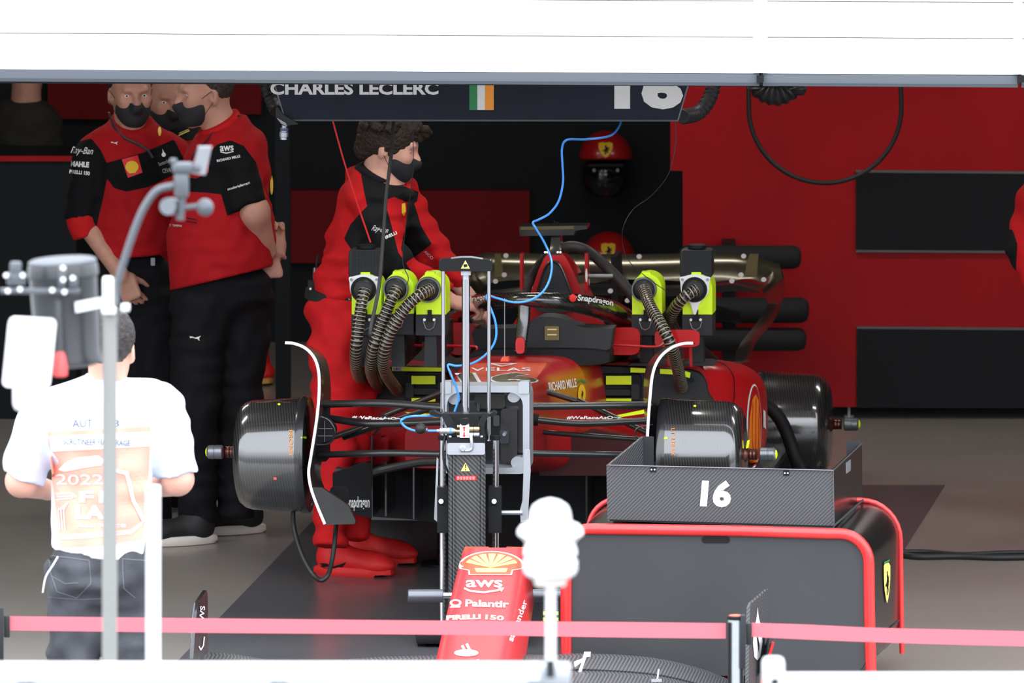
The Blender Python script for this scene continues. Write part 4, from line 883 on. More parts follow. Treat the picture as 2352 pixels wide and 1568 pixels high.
# --- monocoque
def csec(v, x0, x1, y0, y1, p=5, n=44, tl=0.0, tr=0.0):
    """body section; the top corners pulled in by tl and tr pixels"""
    o = []
    for i in range(n):
        a = 2 * math.pi * i / n; c, s = math.cos(a), math.sin(a)
        c = math.copysign(abs(c) ** (2 / p), c); s = math.copysign(abs(s) ** (2 / p), s)
        x = (x0 + x1) / 2 + (x1 - x0) / 2 * c; y = (y0 + y1) / 2 + (y1 - y0) / 2 * s
        up_ = (1 - s) / 2; x += (tl if c < 0 else -tr) * up_ * abs(c)
        o.append(C(x, y, v))
    return o
MV, MF = loft([csec(-.28, 1022, 1212, 886, 1084, 7, n=180), csec(.1, 1022, 1232, 872, 1080, 6, n=180), csec(.6, 1024, 1284, 848, 1080, 5, tl=8, tr=14, n=180), csec(1.1, 1030, 1345, 822, 1085, 5, tl=14, tr=24, n=180), csec(1.55, 1036, 1402, 806, 1085, 5, tl=18, tr=30, n=180), csec(2.3, 1070, 1440, 800, 1070, 5, tl=18, tr=30, n=180), csec(3.0, 1130, 1440, 815, 1050, 5, tl=18, tr=30, n=180)], 22)
MVn = np.array([tuple(v) for v in MV]); MN = polyd(MVn, [(1046, 890), (1050, 868), (1070, 844), (1090, 835), (1150, 832), (1257, 833), (1240, 858), (1216, 890)])
mono = K('monocoque', (MVn, MF), 'mono_red', smooth=60, attrs={'p1': MN, 'p2': polyd(MVn, [(1262, 868), (1340, 846), (1350, 850), (1350, 925), (1300, 930), (1268, 915)])})
pl = PV(-.40)
N8 = lambda a: a
K('bulkhead_frame', ring(rr(1012, 886, 1216, 1088, 22, 6), rr(1026, 901, 1201, 1074, 30, 6), pl, .12), 'satin_silver', smooth=40)
for x, y in ((1024, 884), (1203, 884)): K('frame_lug', prism(rr(x - 12, y - 8, x + 12, y + 20, 4), PV(-.41), .05), 'satin_silver')
K('bulkhead_cover', prism(rr(1020, 896, 1207, 1080, 30, 6), PV(-.30), .04), 'carbon_plain')
for q, (a, b, c, d) in enumerate(((1030, 925, 1100, 1040), (1150, 938, 1188, 1060), (1090, 905, 1160, 938))): K('moulded_block', prism(rr(a, b, c, d, 8), PV(-.335), .05), 'carbon_arm')
K('round_boss', prism(ell(1043, 915, 14, 14), PV(-.36), .05), 'satin_silver'); K('round_boss', prism(ell(1180, 912, 14, 12), PV(-.36), .05), 'satin_silver'); K('round_boss', prism(ell(1190, 1062, 17, 14), PV(-.38), .05), 'satin_silver')
for a, b, c, d in ((1095, 926, 1102, 944), (1118, 926, 1125, 944), (1133, 954, 1147, 978), (1148, 988, 1169, 1018)): K('cut_out', prism(rr(a, b, c, d, 3), PV(-.345), .012), 'dark_gap')
K('steering_joint', merge(lathe(C(1160, 995, -.36), -CA, [(0, .008), (.03, .006)], 12)), 'steel_grey')
for x in (1053, 1174): K('dowel_pin', cyl(C(x, 884, -.33), C(x, 892, -.33), .0035), 'steel_grey')
# orange-red nose top with the large number
ptext('VELAS', mono, 1150, 849, 138, 8, 'white_print', car, bold=.01, lift=.002, mx=5)
ppoly([[(1118, 835), (1191, 835), (1153, 843)]], mono, 'white_print', car, 'triangle_mark', lift=.002, mx=5); ppoly([[(1136, 836.5), (1174, 836.5), (1154, 841)]], mono, 'nose_orange', car, 'triangle_mark', lift=.003, mx=5)
ptext('16', mono, 1143, 869, 182, 27, 'white_print', car, bold=.07, lift=.002, shear=-.6, mx=5)
ptext('16', mono, 1143, 869, 174, 23, 'dull_gold', car, bold=.035, lift=.0035, shear=-.6, mx=5)
ptext('RICHARD MILLE', mono, 1290, 884, 64, 20, 'white_print', car, rot=-9, bold=.02, lift=.004)
ppoly([ell(1334, 905, 9, 22, 20)], mono, 'yellow_print', car, 'oval_emblem', lift=.004); ppoly([[(1334 + 5 * x, 905 + 13 * y) for x, y in g] for g in HORSE], mono, 'matte_black', car, 'horse_emblem', lift=.006)
ppoly([[(1325, 876), (1334, 871), (1344, 876), (1344, 881), (1334, 876), (1325, 881)]], mono, 'flag_green', car, 'tricolour_mark', lift=.005)
# --- cockpit rim, headrest and screen
K('cockpit_rim', loft([csec(1.25, 1080, 1400, 802, 840, 4), csec(1.6, 1085, 1415, 775, 840, 4), csec(2.3, 1130, 1450, 745, 840, 4)], 6), 'matte_black')
scr = K('cockpit_shroud', prism([(1203, 806), (1204, 760), (1215, 742), (1240, 728), (1262, 727), (1290, 731), (1315, 745), (1340, 752), (1380, 754), (1408, 755), (1402, 800), (1390, 806)], PV(1.3), .12), 'charcoal', smooth=30, lab='grey padded shroud')
K('cockpit_shroud', prism([(1083, 765), (1090, 755), (1190, 753), (1195, 808), (1094, 808)], PV(1.3), .12), 'matte_black')
K('label_plate', prism(rr(1251, 749, 1284, 781, 2), PV(1.29), .01), 'dull_gold'); K('label_slot', prism(rr(1257, 755, 1279, 758, 1), PV(1.285), .004), 'brass'); K('label_slot', prism(rr(1257, 767, 1279, 770, 1), PV(1.285), .004), 'brass')
K('side_bolster', loft([csec(1.5, 1395, 1470, 752, 815, 4), csec(1.9, 1410, 1480, 748, 815, 4), csec(2.3, 1430, 1480, 745, 815, 4)], 5), 'car_red_gloss')
K('side_bolster', loft([csec(1.5, 1030, 1090, 740, 815, 4), csec(2.2, 1070, 1130, 745, 815, 4)], 5), 'car_red')
# --- halo
hp = [C(1054, 800, 2.0), C(1044, 755, 1.9), C(1050, 718, 1.75), C(1085, 700, 1.5), C(1130, 692, 1.28), C(1200, 688, 1.15), C(1280, 691, 1.2), C(1340, 699, 1.35), C(1400, 714, 1.6), C(1438, 738, 1.85), C(1456, 775, 2.05)]
hpc = cr(hp, 8); hn = len(hpc)
halo = K('halo', tube(hpc, .031, 18, rf=lambda i: .026 + .017 * min(1, abs(i - hn / 2) / (hn * .3))), 'carbon', smooth=60, lab='carbon head protection ring')
K('halo_fairing', sheet([[C(x, y - 9, v) for x, y, v in q] for q in [[(1060, 700, 1.6), (1120, 682, 1.25), (1200, 680, 1.1), (1290, 681, 1.15), (1400, 698, 1.5)]]] + [[C(x, y, v) for x, y, v in [(1062, 707, 1.56), (1120, 690, 1.2), (1200, 688, 1.06), (1290, 690, 1.11), (1400, 706, 1.46)]]]), 'wing_carbon') if False else None
K('halo_strut', tube(cr([C(1204, 690, 1.15), C(1203, 730, 1.14), C(1198, 770, 1.12), C(1194, 806, 1.1)], 5), .016, 14, sx=1.5), 'carbon')
K('strut_foot', loft([csec(1.07, 1184, 1205, 775, 812, 3), csec(1.14, 1186, 1208, 773, 812, 3), csec(1.3, 1190, 1212, 790, 812, 3)], 4), 'car_red_gloss')
ptext('Snapdragon', halo, 1366, 691, 82, 17, 'white_print', car, rot=9, bold=.02, lift=.004, bend=1.5); ppoly([ell(1314, 685, 8, 8, 16)], halo, 'red_print', car, 'round_mark', lift=.004)
ptext('dragon', halo, 1098, 687, 38, 15, 'white_print', car, rot=-8, bold=.02, lift=.004); ppoly([ell(1054, 700, 4, 7, 12)], halo, 'red_print', car, 'round_mark', lift=.004)
K('pitot_tube', cyl(C(1159, 828, .7), C(1159, 685, .7), .0018), 'steel_grey'); K('tube_foot', prism([(1152, 822), (1166, 822), (1168, 830), (1149, 830)], PV(.68), .05), 'nose_orange')
# --- engine cover and air box
def poly(v, pts): return [C(x, y, v) for x, y in pts]
ec = [(1262, 578), (1288, 578), (1300, 592), (1316, 622), (1334, 665), (1362, 715), (1398, 770), (1430, 830), (1430, 900), (1270, 910), (1110, 900), (1110, 830), (1160, 770), (1198, 715), (1222, 665), (1236, 622), (1250, 592)]
def shf(pts, dx, k, cx=1275, cy=830, yk=1.0): return [(cx + (x - cx) * k + dx, cy + (y - cy) * yk) for x, y in pts]
K('engine_cover', loft([poly(2.35, ec), poly(2.6, shf(ec, 12, .95)), poly(3.1, shf(ec, 45, .7, yk=.85)), poly(3.8, shf(ec, 95, .35, yk=.5))], 6), 'car_red', smooth=45)
K('air_intake', prism(sm([(1268, 603), (1282, 606), (1300, 645), (1318, 700), (1300, 716), (1245, 716), (1230, 700), (1244, 645), (1254, 610)], 3), PV(2.30), .06), 'dark_gap')
K('intake_rim', tube([C(x, y, 2.3) for x, y in sm([(1226, 705), (1238, 660), (1250, 622), (1262, 603), (1275, 601), (1288, 612), (1304, 650), (1322, 705)], 4, False)], .005, 8), 'carbon_plain')
for x, y0, y1 in ((1197, 583, 665), (1347, 583, 668)): K('mirror_strut' if False else 'cover_fin', prism([(x - 3, y0), (x + 3, y0), (x + 3, y1), (x - 3, y1 + 4)], PV(2.2), .05), 'car_red')
fin2 = K('number_plate', prism([(1343, 582), (1350, 582), (1350, 668), (1343, 668)], PV(2.18), .03), 'car_red_gloss'); ppoly([ell(1347, 632, 2.5, 16, 14)], fin2, 'white_print', car, 'oval_mark')
ppoly([[(1352, 640), (1354, 640), (1354, 655), (1352, 655)]], fin2, 'white_print', car, 'small_mark')
K('camera_mount', prism([(1266, 545), (1286, 545), (1290, 585), (1262, 585)], PV(2.35), .08), 'carbon_plain'); 
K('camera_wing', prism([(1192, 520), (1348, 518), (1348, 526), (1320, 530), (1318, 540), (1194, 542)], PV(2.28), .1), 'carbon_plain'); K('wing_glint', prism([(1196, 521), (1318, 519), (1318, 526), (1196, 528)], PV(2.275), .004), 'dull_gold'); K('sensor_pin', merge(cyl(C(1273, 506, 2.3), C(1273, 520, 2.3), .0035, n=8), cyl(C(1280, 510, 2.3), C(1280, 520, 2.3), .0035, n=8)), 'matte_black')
[K('led_light', cyl(C(x, 579, 2.27), C(x, 579, 2.3), .003, n=10), 'led_white') for x in (1252, 1257, 1281, 1287)]
K('cooling_tube', tube(cr([C(1287, 574, 2.5), C(1310, 566, 2.5), C(1345, 574, 2.5), C(1385, 605, 2.45), (C(1425, 645, 2.4)), C(1460, 690, 2.35), C(1480, 740, 2.3)], 6), .021, 14), 'grey_rubber')
K('cooling_tube', tube(cr([C(1252, 592, 2.5), C(1238, 610, 2.48), C(1222, 635, 2.45), C(1208, 665, 2.4), C(1200, 700, 2.35)], 6), .019, 14), 'grey_rubber')
for x, y in ((1372, 640),): K('side_wing', prism([(1310, 640), (1330, 632), (1400, 630), (1402, 640), (1370, 650), (1315, 652)], PV(2.4), .12), 'wing_carbon'); K('side_wing', cyl(C(1346, 634, 2.3), C(1408, 634, 2.3), .008), 'steel_grey')
# --- sidepods
def pod(pts, m='car_red'): return K('sidepod', loft([csec(*p) for p in pts], 8), m, smooth=55)
pr_ = pod([(1.78, 1350, 1625, 832, 1000, 5), (1.9, 1346, 1680, 826, 1062, 5), (2.2, 1340, 1748, 824, 1092, 4), (2.6, 1345, 1762, 826, 1086, 3.6), (3.2, 1400, 1730, 840, 1060, 3), (3.8, 1440, 1620, 870, 1020, 3)])
plf = pod([(1.52, 778, 1010, 838, 1000, 5), (1.9, 772, 1012, 832, 1060, 5), (2.2, 772, 1020, 828, 1085, 4), (2.6, 790, 1040, 828, 1080, 3.6), (3.2, 860, 1080, 840, 1050, 3), (3.8, 980, 1120, 870, 1020, 3)])
ppoly([ell(1731, 978, 17, 96, 36)], pr_, 'white_print', car, 'emblem_outline', lab='tall narrow shell emblem outline'); ppoly([ell(1732, 978, 15, 92, 36)], pr_, 'car_red', car, 'emblem_field', lift=.003)
ppoly([[(1716, 1050), (1719, 960), (1726, 915), (1733, 905), (1740, 920), (1743, 960), (1744, 1030), (1736, 1062), (1722, 1062)]], pr_, 'orange_print', car, 'shell_emblem', lift=.005); ppoly(stroke([(1726, 925), (1724, 1000), (1728, 1050)], 1.2) + stroke([(1733, 915), (1732, 1050)], 1.2) + stroke([(1740, 930), (1739, 1050)], 1.2), pr_, 'red_print', car, 'emblem_lines', lift=.007)
ppoly([[(1751, 940), (1756, 945), (1757, 985), (1751, 980)]], pr_, 'white_print', car, 'side_mark', lift=.004)
ppoly(stroke(sm([(1642, 828), (1668, 840), (1684, 865), (1686, 905), (1682, 935)], 4, False), 2), pr_, 'red_dark', car, 'pod_seam', lift=.002)
# undercut and floor
K('undercut', loft([csec(.9, 1180, 1300, 960, 1075, 5), csec(1.5, 1180, 1470, 985, 1090, 4), csec(2.0, 1160, 1600, 1000, 1110, 4)], 6), 'car_red_shaded')
K('undercut', loft([csec(.9, 930, 1080, 975, 1075, 5), csec(1.5, 850, 1080, 1000, 1090, 4), csec(2.0, 830, 1100, 1010, 1110, 4)], 6), 'car_red_shaded')
K('undercut_shadow_panel' if False else 'undercut_shade_sheet', prism([(1228, 1032), (1360, 985), (1440, 1000), (1500, 1060), (1480, 1092), (1240, 1092)], PV(.88), .02), 'red_dark')  # dark red sheet standing in for the shade in the undercut
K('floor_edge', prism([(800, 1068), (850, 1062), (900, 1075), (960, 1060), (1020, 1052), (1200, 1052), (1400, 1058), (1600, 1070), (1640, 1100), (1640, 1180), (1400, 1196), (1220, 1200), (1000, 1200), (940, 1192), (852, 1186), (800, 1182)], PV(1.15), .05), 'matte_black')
fln = C(1230, 1192, 1.2).z
K('underfloor', box(CO + CA * 2.7 + ZZ * fln + CLT * .05, (.72, 1.5, .012), CROT), 'carbon_plain')
for x, y0, y1 in ((852, 1000, 1188), (948, 1062, 1192), (1345, 1070, 1196), (1400, 1065, 1190), (884, 1060, 1185)): K('floor_fence', prism([(x, y0), (x + 4, y0 + 2), (x + 4, y1), (x, y1)], PV(.9), .25), 'carbon_plain')
bg_ = K('boat_panel', prism([(764, 1086), (840, 1060), (852, 1075), (853, 1190), (764, 1170)], PV(.55), .015), 'matte_black')
ptext('Snapdragon', bg_, 823, 1156, 52, 34, 'white_print', car, bold=.02, lift=.003)
K('bent_pipe', tube(cr([C(775, 1080, 1.0), C(830, 1090, .95), (C(880, 1078, .9)), C(960, 1062, .9), C(1010, 1060, .9)], 6), .016, 10), 'carbon_arm')
K('tea_tray', box(CO + CA * .55 + ZZ * (fln + .02) + CLT * .0, (.13, .65, .012), CROT), 'carbon_plain')
# --- inlet covers with lime tape: things of their own, fitted on the pods
def cover(pts, v, lab, hx, tapes, extra):
    t = empty('inlet_cover', C(*extra, v), lab, 'cover'); q = PV(v)
    b = mk('cover_panel', *prism(sm(pts, 4), q, .05), 'charcoal', t, smooth=30)
    x0, y0, x1, y1 = hx; mk('handle_frame', *ring(rr(x0, y0, x1, y1, 10, 4), rr(x0 + 16, y0 + 16, x1 - 20, y1 + 0 - 12, 6, 4), PV(v - .035), .035), 'matte_black', t)
    mk('handle_grip', *prism(rr(x0 + 18, (y0 + y1) / 2 + 2, x1 - 22, (y0 + y1) / 2 + 16, 5), PV(v - .03), .02), 'charcoal', t)
    for x in (x0 + 4, x1 - 22): mk('cover_block', *prism(rr(x, y0 + 22, x + 18, y1 - 8, 3), PV(v - .04), .01), 'charcoal', t)
    for tp in tapes: mk('lime_tape', *prism(tp, PV(v - .042), .004), 'lime', t)
    return t, b
t, b = cover([(1352, 845), (1368, 841), (1500, 846), (1590, 852), (1616, 870), (1624, 900), (1618, 940), (1352, 925)], 1.7, 'charcoal inlet cover with lime tape on the right sidepod', (1368, 860, 1472, 924), [[(1448, 844), (1490, 846), (1490, 856), (1448, 855)], [(1516, 847), (1548, 849), (1549, 860), (1516, 858)], [(1574, 852), (1586, 856), (1584, 868), (1572, 864)], [(1392, 863), (1450, 863), (1450, 883), (1392, 883)], [(1392, 915), (1450, 915), (1450, 921), (1392, 921)]], (1480, 925))
for x, y in ((1365, 859), (1589, 872)): mk('screw', *lathe(C(x, y, 1.69), -CA, [(0, .009), (.006, .008)], 14), 'matte_black', t)
t, b = cover([(806, 870), (830, 850), (880, 843), (1020, 843), (1026, 860), (1026, 920), (806, 920), (800, 895)], 1.45, 'charcoal inlet cover with lime tape and name tag on the left sidepod', (928, 857, 1028, 922), [[(900, 842), (1016, 844), (1016, 853), (900, 852)], [(945, 863), (1000, 863), (1000, 882), (945, 882)], [(945, 914), (1000, 914), (1000, 922), (945, 922)], [(798, 812), (804, 812), (802, 828), (796, 828)]], (910, 925))
tag_ = mk('name_tag', *prism([(902, 842), (924, 842), (924, 852), (902, 852)], PV(1.402), .003), 'white_print', t); ptext('LEC', tag_, 913, 847, 17, 6, 'matte_black', tag_, bold=.03, lift=.001)
K('lime_tape', prism([(930, 946), (985, 950), (1012, 957), (1000, 959), (940, 951)], PV(1.2), .005), 'lime'); K('lime_tape', prism([(1394, 958), (1482, 940), (1483, 949), (1430, 957), (1396, 962)], PV(1.2), .005), 'lime')
K('lime_tape', prism([(746, 870), (752, 866), (752, 890), (748, 905), (744, 930), (742, 920)], PV(.5), .02), 'lime')
# --- suspension
def arm(p0, p1, r=.017, m='carbon_arm', mid=None, nm='suspension_arm'):
    return K(nm, tube(cr([C(*p0)] + ([C(*mid)] if mid else []) + [C(*p1)], 6), r, 14, sx=.75), m, smooth=60)
for a, b, r, md in (((735, 928, .0), (1018, 936, -.15), .018, (880, 926, -.05)), ((742, 958, .08), (1018, 968, .0), .018, (850, 972, .0)), ((735, 1044, .0), (1012, 1042, -.15), .016, (880, 1040, -.1)), ((745, 1010, .1), (890, 960, .35), .015, None), ((880, 955, .4), (1020, 900, .6), .014, None), ((790, 1005, .25), (1012, 930, .1), .013, None),
                    ((1212, 933, -.15), (1495, 930, .0), .0175, None), ((1214, 962, .0), (1485, 966, .08), .016, (1330, 972, .05)), ((1214, 1040, -.15), (1470, 1045, .0), .016, None), ((1240, 895, .45), (1340, 925, .4), .014, None), ((1330, 920, .4), (1500, 1000, .1), .014, None), ((1216, 990, .3), (1480, 1010, .2), .012, None)):
    arm(a, b, r, mid=md)
bt = [o for o in car.children if o.name.startswith('suspension_arm')]
ptext('#WeRaceAsOne', bt[1], 868, 960, 118, 8, 'white_print', car, bold=.03, lift=.004, rot=2, shear=.2); ptext('#WeRaceAsOne', bt[7], 1364, 959, 124, 8, 'white_print', car, bold=.03, lift=.004, rot=0, shear=.2)
K('arm_joint', cyl(C(1214, 962, -.0), C(1236, 964, .0), .022), 'matte_black'); K('arm_joint', cyl(C(1207, 933, -.15), C(1222, 933, -.15), .016), 'matte_black')
# steered uprights and brake drums
def drum(name, x_out, x_in, yc, v, r, side, lab, tip=None):
    a, b = C(x_out, yc, v), C(x_in, yc, v); L = (b - a).length; d = (b - a).normalized()
    t = K(name, lathe(a, d, [(0, r * .45), (.004, r * .72), (.014, r * .84), (.035, r * .92), (.06, r * .955), (L * .75, r * .985), (L * .93, r), (L * .94, r * .97), (L * .95, r), (L, r), (L + .004, r * .8)], 64), 'carbon_drum', smooth=40, lab=lab)
    mk('cooling_ring', *lathe(b - d * .03, d, [(0, r * 1.005), (.006, r * 1.015), (.024, r * 1.015), (.03, r * 1.005)], 64), 'carbon_plain', t)
    return t, a, d
def hub(a, d, par, s=1.0):
    mk('axle_stub', *lathe(a + d * .01, -d, [(0, .035 * s), (.012, .030 * s), (.02, .021 * s)] + [(.022 + .006 * i, (.0215 if i % 2 else .019) * s) for i in range(6)], 24), 'copper', par)
    mk('axle_cap', *lathe(a - d * .052, -d, [(0, .022 * s), (.004, .0255 * s), (.028, .0255 * s), (.029, .024 * s), (.032, .024 * s), (.033, .0255 * s), (.052, .0245 * s), (.058, .019 * s)], 28), 'gunmetal', par)
    mk('cap_end', *lathe(a - d * .109, -d, [(0, .018 * s), (.004, .015 * s), (.007, .006 * s)], 20), 'lime', par)  # fluorescent lime end of the axle cap
dl_, a, d = drum('brake_drum', 545, 712, 1044, .0, .208, -1, 'carbon brake drum at the left front'); hub(a - ZZ * (-.010), d, dl_)
ppoly([[(588, 923), (615, 923), (632, 920), (640, 920), (650, 923), (668, 923), (668, 924.5), (650, 924.5), (640, 922), (632, 922), (615, 924.5), (588, 924.5)]], dl_, 'brass', car, 'gold_line', lift=.001)
ppoly([ell(641, 929, 3.4, 2.5, 12)], dl_, 'lime', car, 'paint_dot'); ppoly([ell(632, 1098, 4, 3.4, 12)], dl_, 'pink_red', car, 'paint_dot')
ptext('FRONT', dl_, 668, 1018, 60, 9, 'orange_print', car, rot=90, lift=.003); ppoly([[(688, 1002), (702, 1002), (702, 1008), (688, 1008)]], dl_, 'lime', car, 'lime_mark', lift=.003)
dr_, a, d = drum('brake_drum', 1712, 1520, 1047, -.0, .206, 1, 'carbon brake drum at the right front'); hub(a + ZZ * .006, d, dr_)
ppoly([ell(1596, 933, 3.5, 2.5, 12)], dr_, 'lime', car, 'paint_dot'); ptext('LT 238 SX', dr_, 1546, 1015, 62, 9, 'orange_print', car, rot=90, lift=.003); ppoly([[(1520, 1004), (1533, 1004), (1533, 1009), (1520, 1009)]], dr_, 'lime', car, 'lime_mark', lift=.003)
K('lime_clip', prism([(1716, 1012), (1722, 1010), (1719, 1028), (1713, 1030)], PV(-.02), .01), 'lime')
d3, a, d = drum('brake_drum', 1908, 1745, 974, 3.55, .205, 1, 'carbon brake drum at the right rear'); hub(a, d, d3, 1.0)
d4, a, d = drum('brake_drum', 808, 960, 974, 3.55, .205, -1, 'carbon brake drum at the left rear'); hub(a, d, d4, 1.0)
arm((1500, 900, 3.0), (1760, 960, 3.5), .018); arm((1420, 930, 3.1), (1760, 1000, 3.55), .018); arm((980, 960, 3.55), (1180, 930, 3.1), .018)
K('upright', prism(rr(728, 930, 752, 1060, 6), PV(.02), .08), 'matte_black'); K('upright', prism(rr(1488, 930, 1512, 1060, 6), PV(.02), .08), 'matte_black')
K('brake_duct', prism(sm([(722, 965), (740, 962), (760, 975), (768, 990), (762, 1008), (744, 1016), (722, 1016)], 3), PV(-.06), .08), 'matte_black')
K('duct_mesh', merge(*[tube([C(724, y, -.065), C(764, y, -.065)], .0012, 5) for y in (984, 1001)] + [tube([C(745, 966, -.065), C(745, 1014, -.065)], .0012, 5)]), 'steel_grey')
K('duct_rim', tube([C(x, y, -.06) for x, y in sm([(733, 955), (755, 965), (768, 985), (768, 1000), (756, 1018), (728, 1022)], 4, False)], .004, 8), 'carbon_arm')
K('duct_rim', tube([C(x, y, -.03) for x, y in sm([(1500, 975), (1470, 980), (1459, 990), (1462, 1002), (1490, 1010)], 4, False)], .003, 8), 'carbon_arm')
# wheel arch deflectors with white edges
def deflector(pts, dx, v0, v1, lab):
    v0 -= .18
    A = cr([C(x, y, v0) for x, y in pts], 6); B = cr([C(x + dx_, y + 1, v1) for (x, y), dx_ in zip(pts, dx)], 6)
    o = K('wheel_deflector', solidify(*sheet([A, [(p + q) / 2 for p, q in zip(A, B)], B]), .006, Vector((.3, 1, .3)).normalized()), 'carbon_arm', lab=lab)
    K('white_edge', solidify(*sheet([[p + ZZ * .0 for p in A], [p + (CLT * .0085 if True else 0) for p in A]]), .006, Vector((0, -1, 0))), 'white_print') if False else mk('white_edge', *tube(A, .0055, 8), 'white_gloss', o, lab='white rim')
    return o
deflector([(655, 787), (676, 789), (702, 800), (722, 822), (732, 855), (733, 900), (729, 950), (722, 1000), (713, 1055), (709, 1085), (714, 1120), (728, 1160), (746, 1203)], [8, 14, 20, 24, 24, 26, 28, 26, 26, 26, 30, 40, 70], -.05, .32, 'curved carbon deflector with white edge over the left front wheel')
K('deflector_foot', prism([(712, 1118), (740, 1120), (800, 1160), (817, 1196), (815, 1203), (746, 1205), (728, 1165)], PV(-.225), .02), 'carbon_arm')
K('air_scoop', loft([csec(-.02, 757, 802, 1116, 1162, 4), csec(.15, 760, 800, 1118, 1160, 4)], 3), 'carbon_plain')
deflector([(1592, 788), (1570, 789), (1545, 797), (1521, 815), (1506, 838), (1498, 865), (1494, 900), (1490, 950), (1487, 1003), (1486, 1060)], [4, -10, -16, -18, -20, -18, -16, -10, -6, -4], -.05, .32, 'curved carbon deflector with white edge over the right front wheel')
# --- mirrors and their red stays
def mirror(x0, y0, x1, y1, v, bar, lab):
    t = K('mirror_housing', loft([csec(v, x0, x1, y0, y1, 5), csec(v + .08, x0 + 2, x1 - 2, y0 + 2, y1 - 2, 5), csec(v + .2, x0 + 20, x1 - 20, y0 + 10, y1 - 10, 3)], 4), 'car_red_gloss', lab=lab)
    K('mirror_stay', tube([C(x, y, v) for x, y in sm(bar, 4, False)], .005, 10), 'car_red_gloss')
mirror(1504, 757, 1607, 797, 1.43, [(1323, 812), (1323, 796), (1330, 794), (1420, 792), (1500, 796), (1522, 790), (1535, 775)], 'red mirror on the right side')
mirror(800, 757, 893, 797, 1.3, [(895, 770), (896, 785), (902, 793), (1000, 793), (1080, 795), (1095, 797), (1093, 812)], 'red mirror on the left side')
K('mirror_stay', prism([(1582, 790), (1588, 790), (1590, 842), (1584, 842)], PV(1.55), .03), 'car_red'); K('mirror_stay', prism([(1532, 790), (1538, 790), (1540, 840), (1534, 840)], PV(1.55), .03), 'car_red')
# --- rear wing and beam wings
def wsheet(rows, m, nm, th=.012): return K(nm, solidify(*sheet([cr([C(*p) for p in r_], 6) for r_ in rows]), th, Vector((0, 1, -.2)).normalized()), m, smooth=60)
wsheet([[(1075, 605, 4.24), (1100, 585, 4.24), (1135, 580, 4.24), (1300, 583, 4.24), (1500, 583, 4.24), (1680, 580, 4.24), (1740, 590, 4.24), (1790, 606, 4.24)],
        [(1070, 630, 4.185), (1100, 615, 4.185), (1135, 612, 4.185), (1300, 616, 4.185), (1500, 616, 4.185), (1680, 612, 4.185), (1745, 618, 4.185), (1797, 640, 4.185)],
        [(1080, 668, 4.17), (1105, 660, 4.17), (1150, 645, 4.17), (1300, 640, 4.17), (1500, 642, 4.17), (1640, 650, 4.17), (1720, 640, 4.17), (1770, 660, 4.17)]], 'wing_carbon', 'rear_wing_plane')
wsheet([[(1110, 668, 4.0), (1300, 652, 4.0), (1500, 655, 4.0), (1600, 652, 4.0), (1680, 643, 4.0), (1745, 655, 4.0)], [(1110, 690, 3.9), (1300, 676, 3.9), (1500, 680, 3.9), (1600, 676, 3.9), (1680, 668, 3.9), (1745, 672, 3.9)]], 'carbon_plain', 'rear_wing_flap')
wsheet([[(1790, 606, 4.3), (1801, 640, 4.3), (1797, 690, 4.3), (1775, 740, 4.25), (1740, 780, 4.2), (1720, 830, 4.15)], [(1745, 655, 4.0), (1752, 670, 3.95), (1762, 700, 3.95), (1735, 745, 3.9), (1700, 790, 3.9), (1685, 835, 3.85)]], 'wing_carbon', 'wing_endplate')
wsheet([[(1075, 606, 4.3), (1062, 640, 4.3), (1064, 690, 4.3), (1085, 740, 4.25), (1120, 790, 4.2), (1140, 830, 4.15)], [(1110, 660, 4.0), (1104, 675, 3.95), (1098, 700, 3.95), (1120, 745, 3.9), (1150, 790, 3.9), (1165, 835, 3.85)]], 'wing_carbon', 'wing_endplate')
wsheet([[(1300, 745, 4.0), (1560, 700, 4.0), (1640, 700, 4.0), (1700, 715, 4.0)], [(1300, 765, 3.9), (1560, 735, 3.9), (1640, 735, 3.9), (1700, 745, 3.9)]], 'matte_black', 'beam_wing')
for x, y in ((1162, 587), (1158, 631), (1138, 646), (1468, 589), (1708, 588), (1702, 631), (1681, 645), (1754, 642), (1437, 648), (1402, 668), (1441, 690)): K('white_sticker', prism(ell(x, y, 6, 5.5, 14), PV(3.83), .002), 'white_print')
K('metal_patch', prism([(1722, 583), (1742, 583), (1738, 636), (1710, 636), (1716, 600)], PV(3.95), .004), 'dull_gold'); K('metal_patch', prism([(1136, 583), (1150, 583), (1156, 635), (1136, 636)], PV(3.95), .004), 'dull_gold')
K('wing_pylon', prism([(1403, 590), (1415, 590), (1420, 700), (1404, 700)], PV(3.9), .2), 'matte_black')
K('rear_structure', loft([csec(3.2, 1300, 1480, 800, 1040, 4), csec(3.9, 1350, 1450, 850, 1020, 4), csec(4.5, 1390, 1440, 900, 1000, 4)], 4), 'matte_black')
K('diffuser', prism([(1120, 1000), (1700, 1000), (1690, 1110), (1130, 1110)], PV(4.2), .05), 'matte_black')
K('cooling_tube', tube(cr([C(1600, 800, 2.0), C(1640, 835, 2.3), C(1720, 900, 2.8), C(1790, 960, 2.9), C(1830, 1060, 2.9), C(1850, 1110, 2.8)], 6), .026, 14), 'matte_black')
for sv in (1.5, 3.2):
    for u in (-.35, .35):
        p = CO + CA * sv + CLT * u; K('support_stand', merge(cyl((p.x, p.y, 0), (p.x, p.y, fln), .03), cyl((p.x, p.y, 0), (p.x, p.y, .015), .09)), 'matte_black')
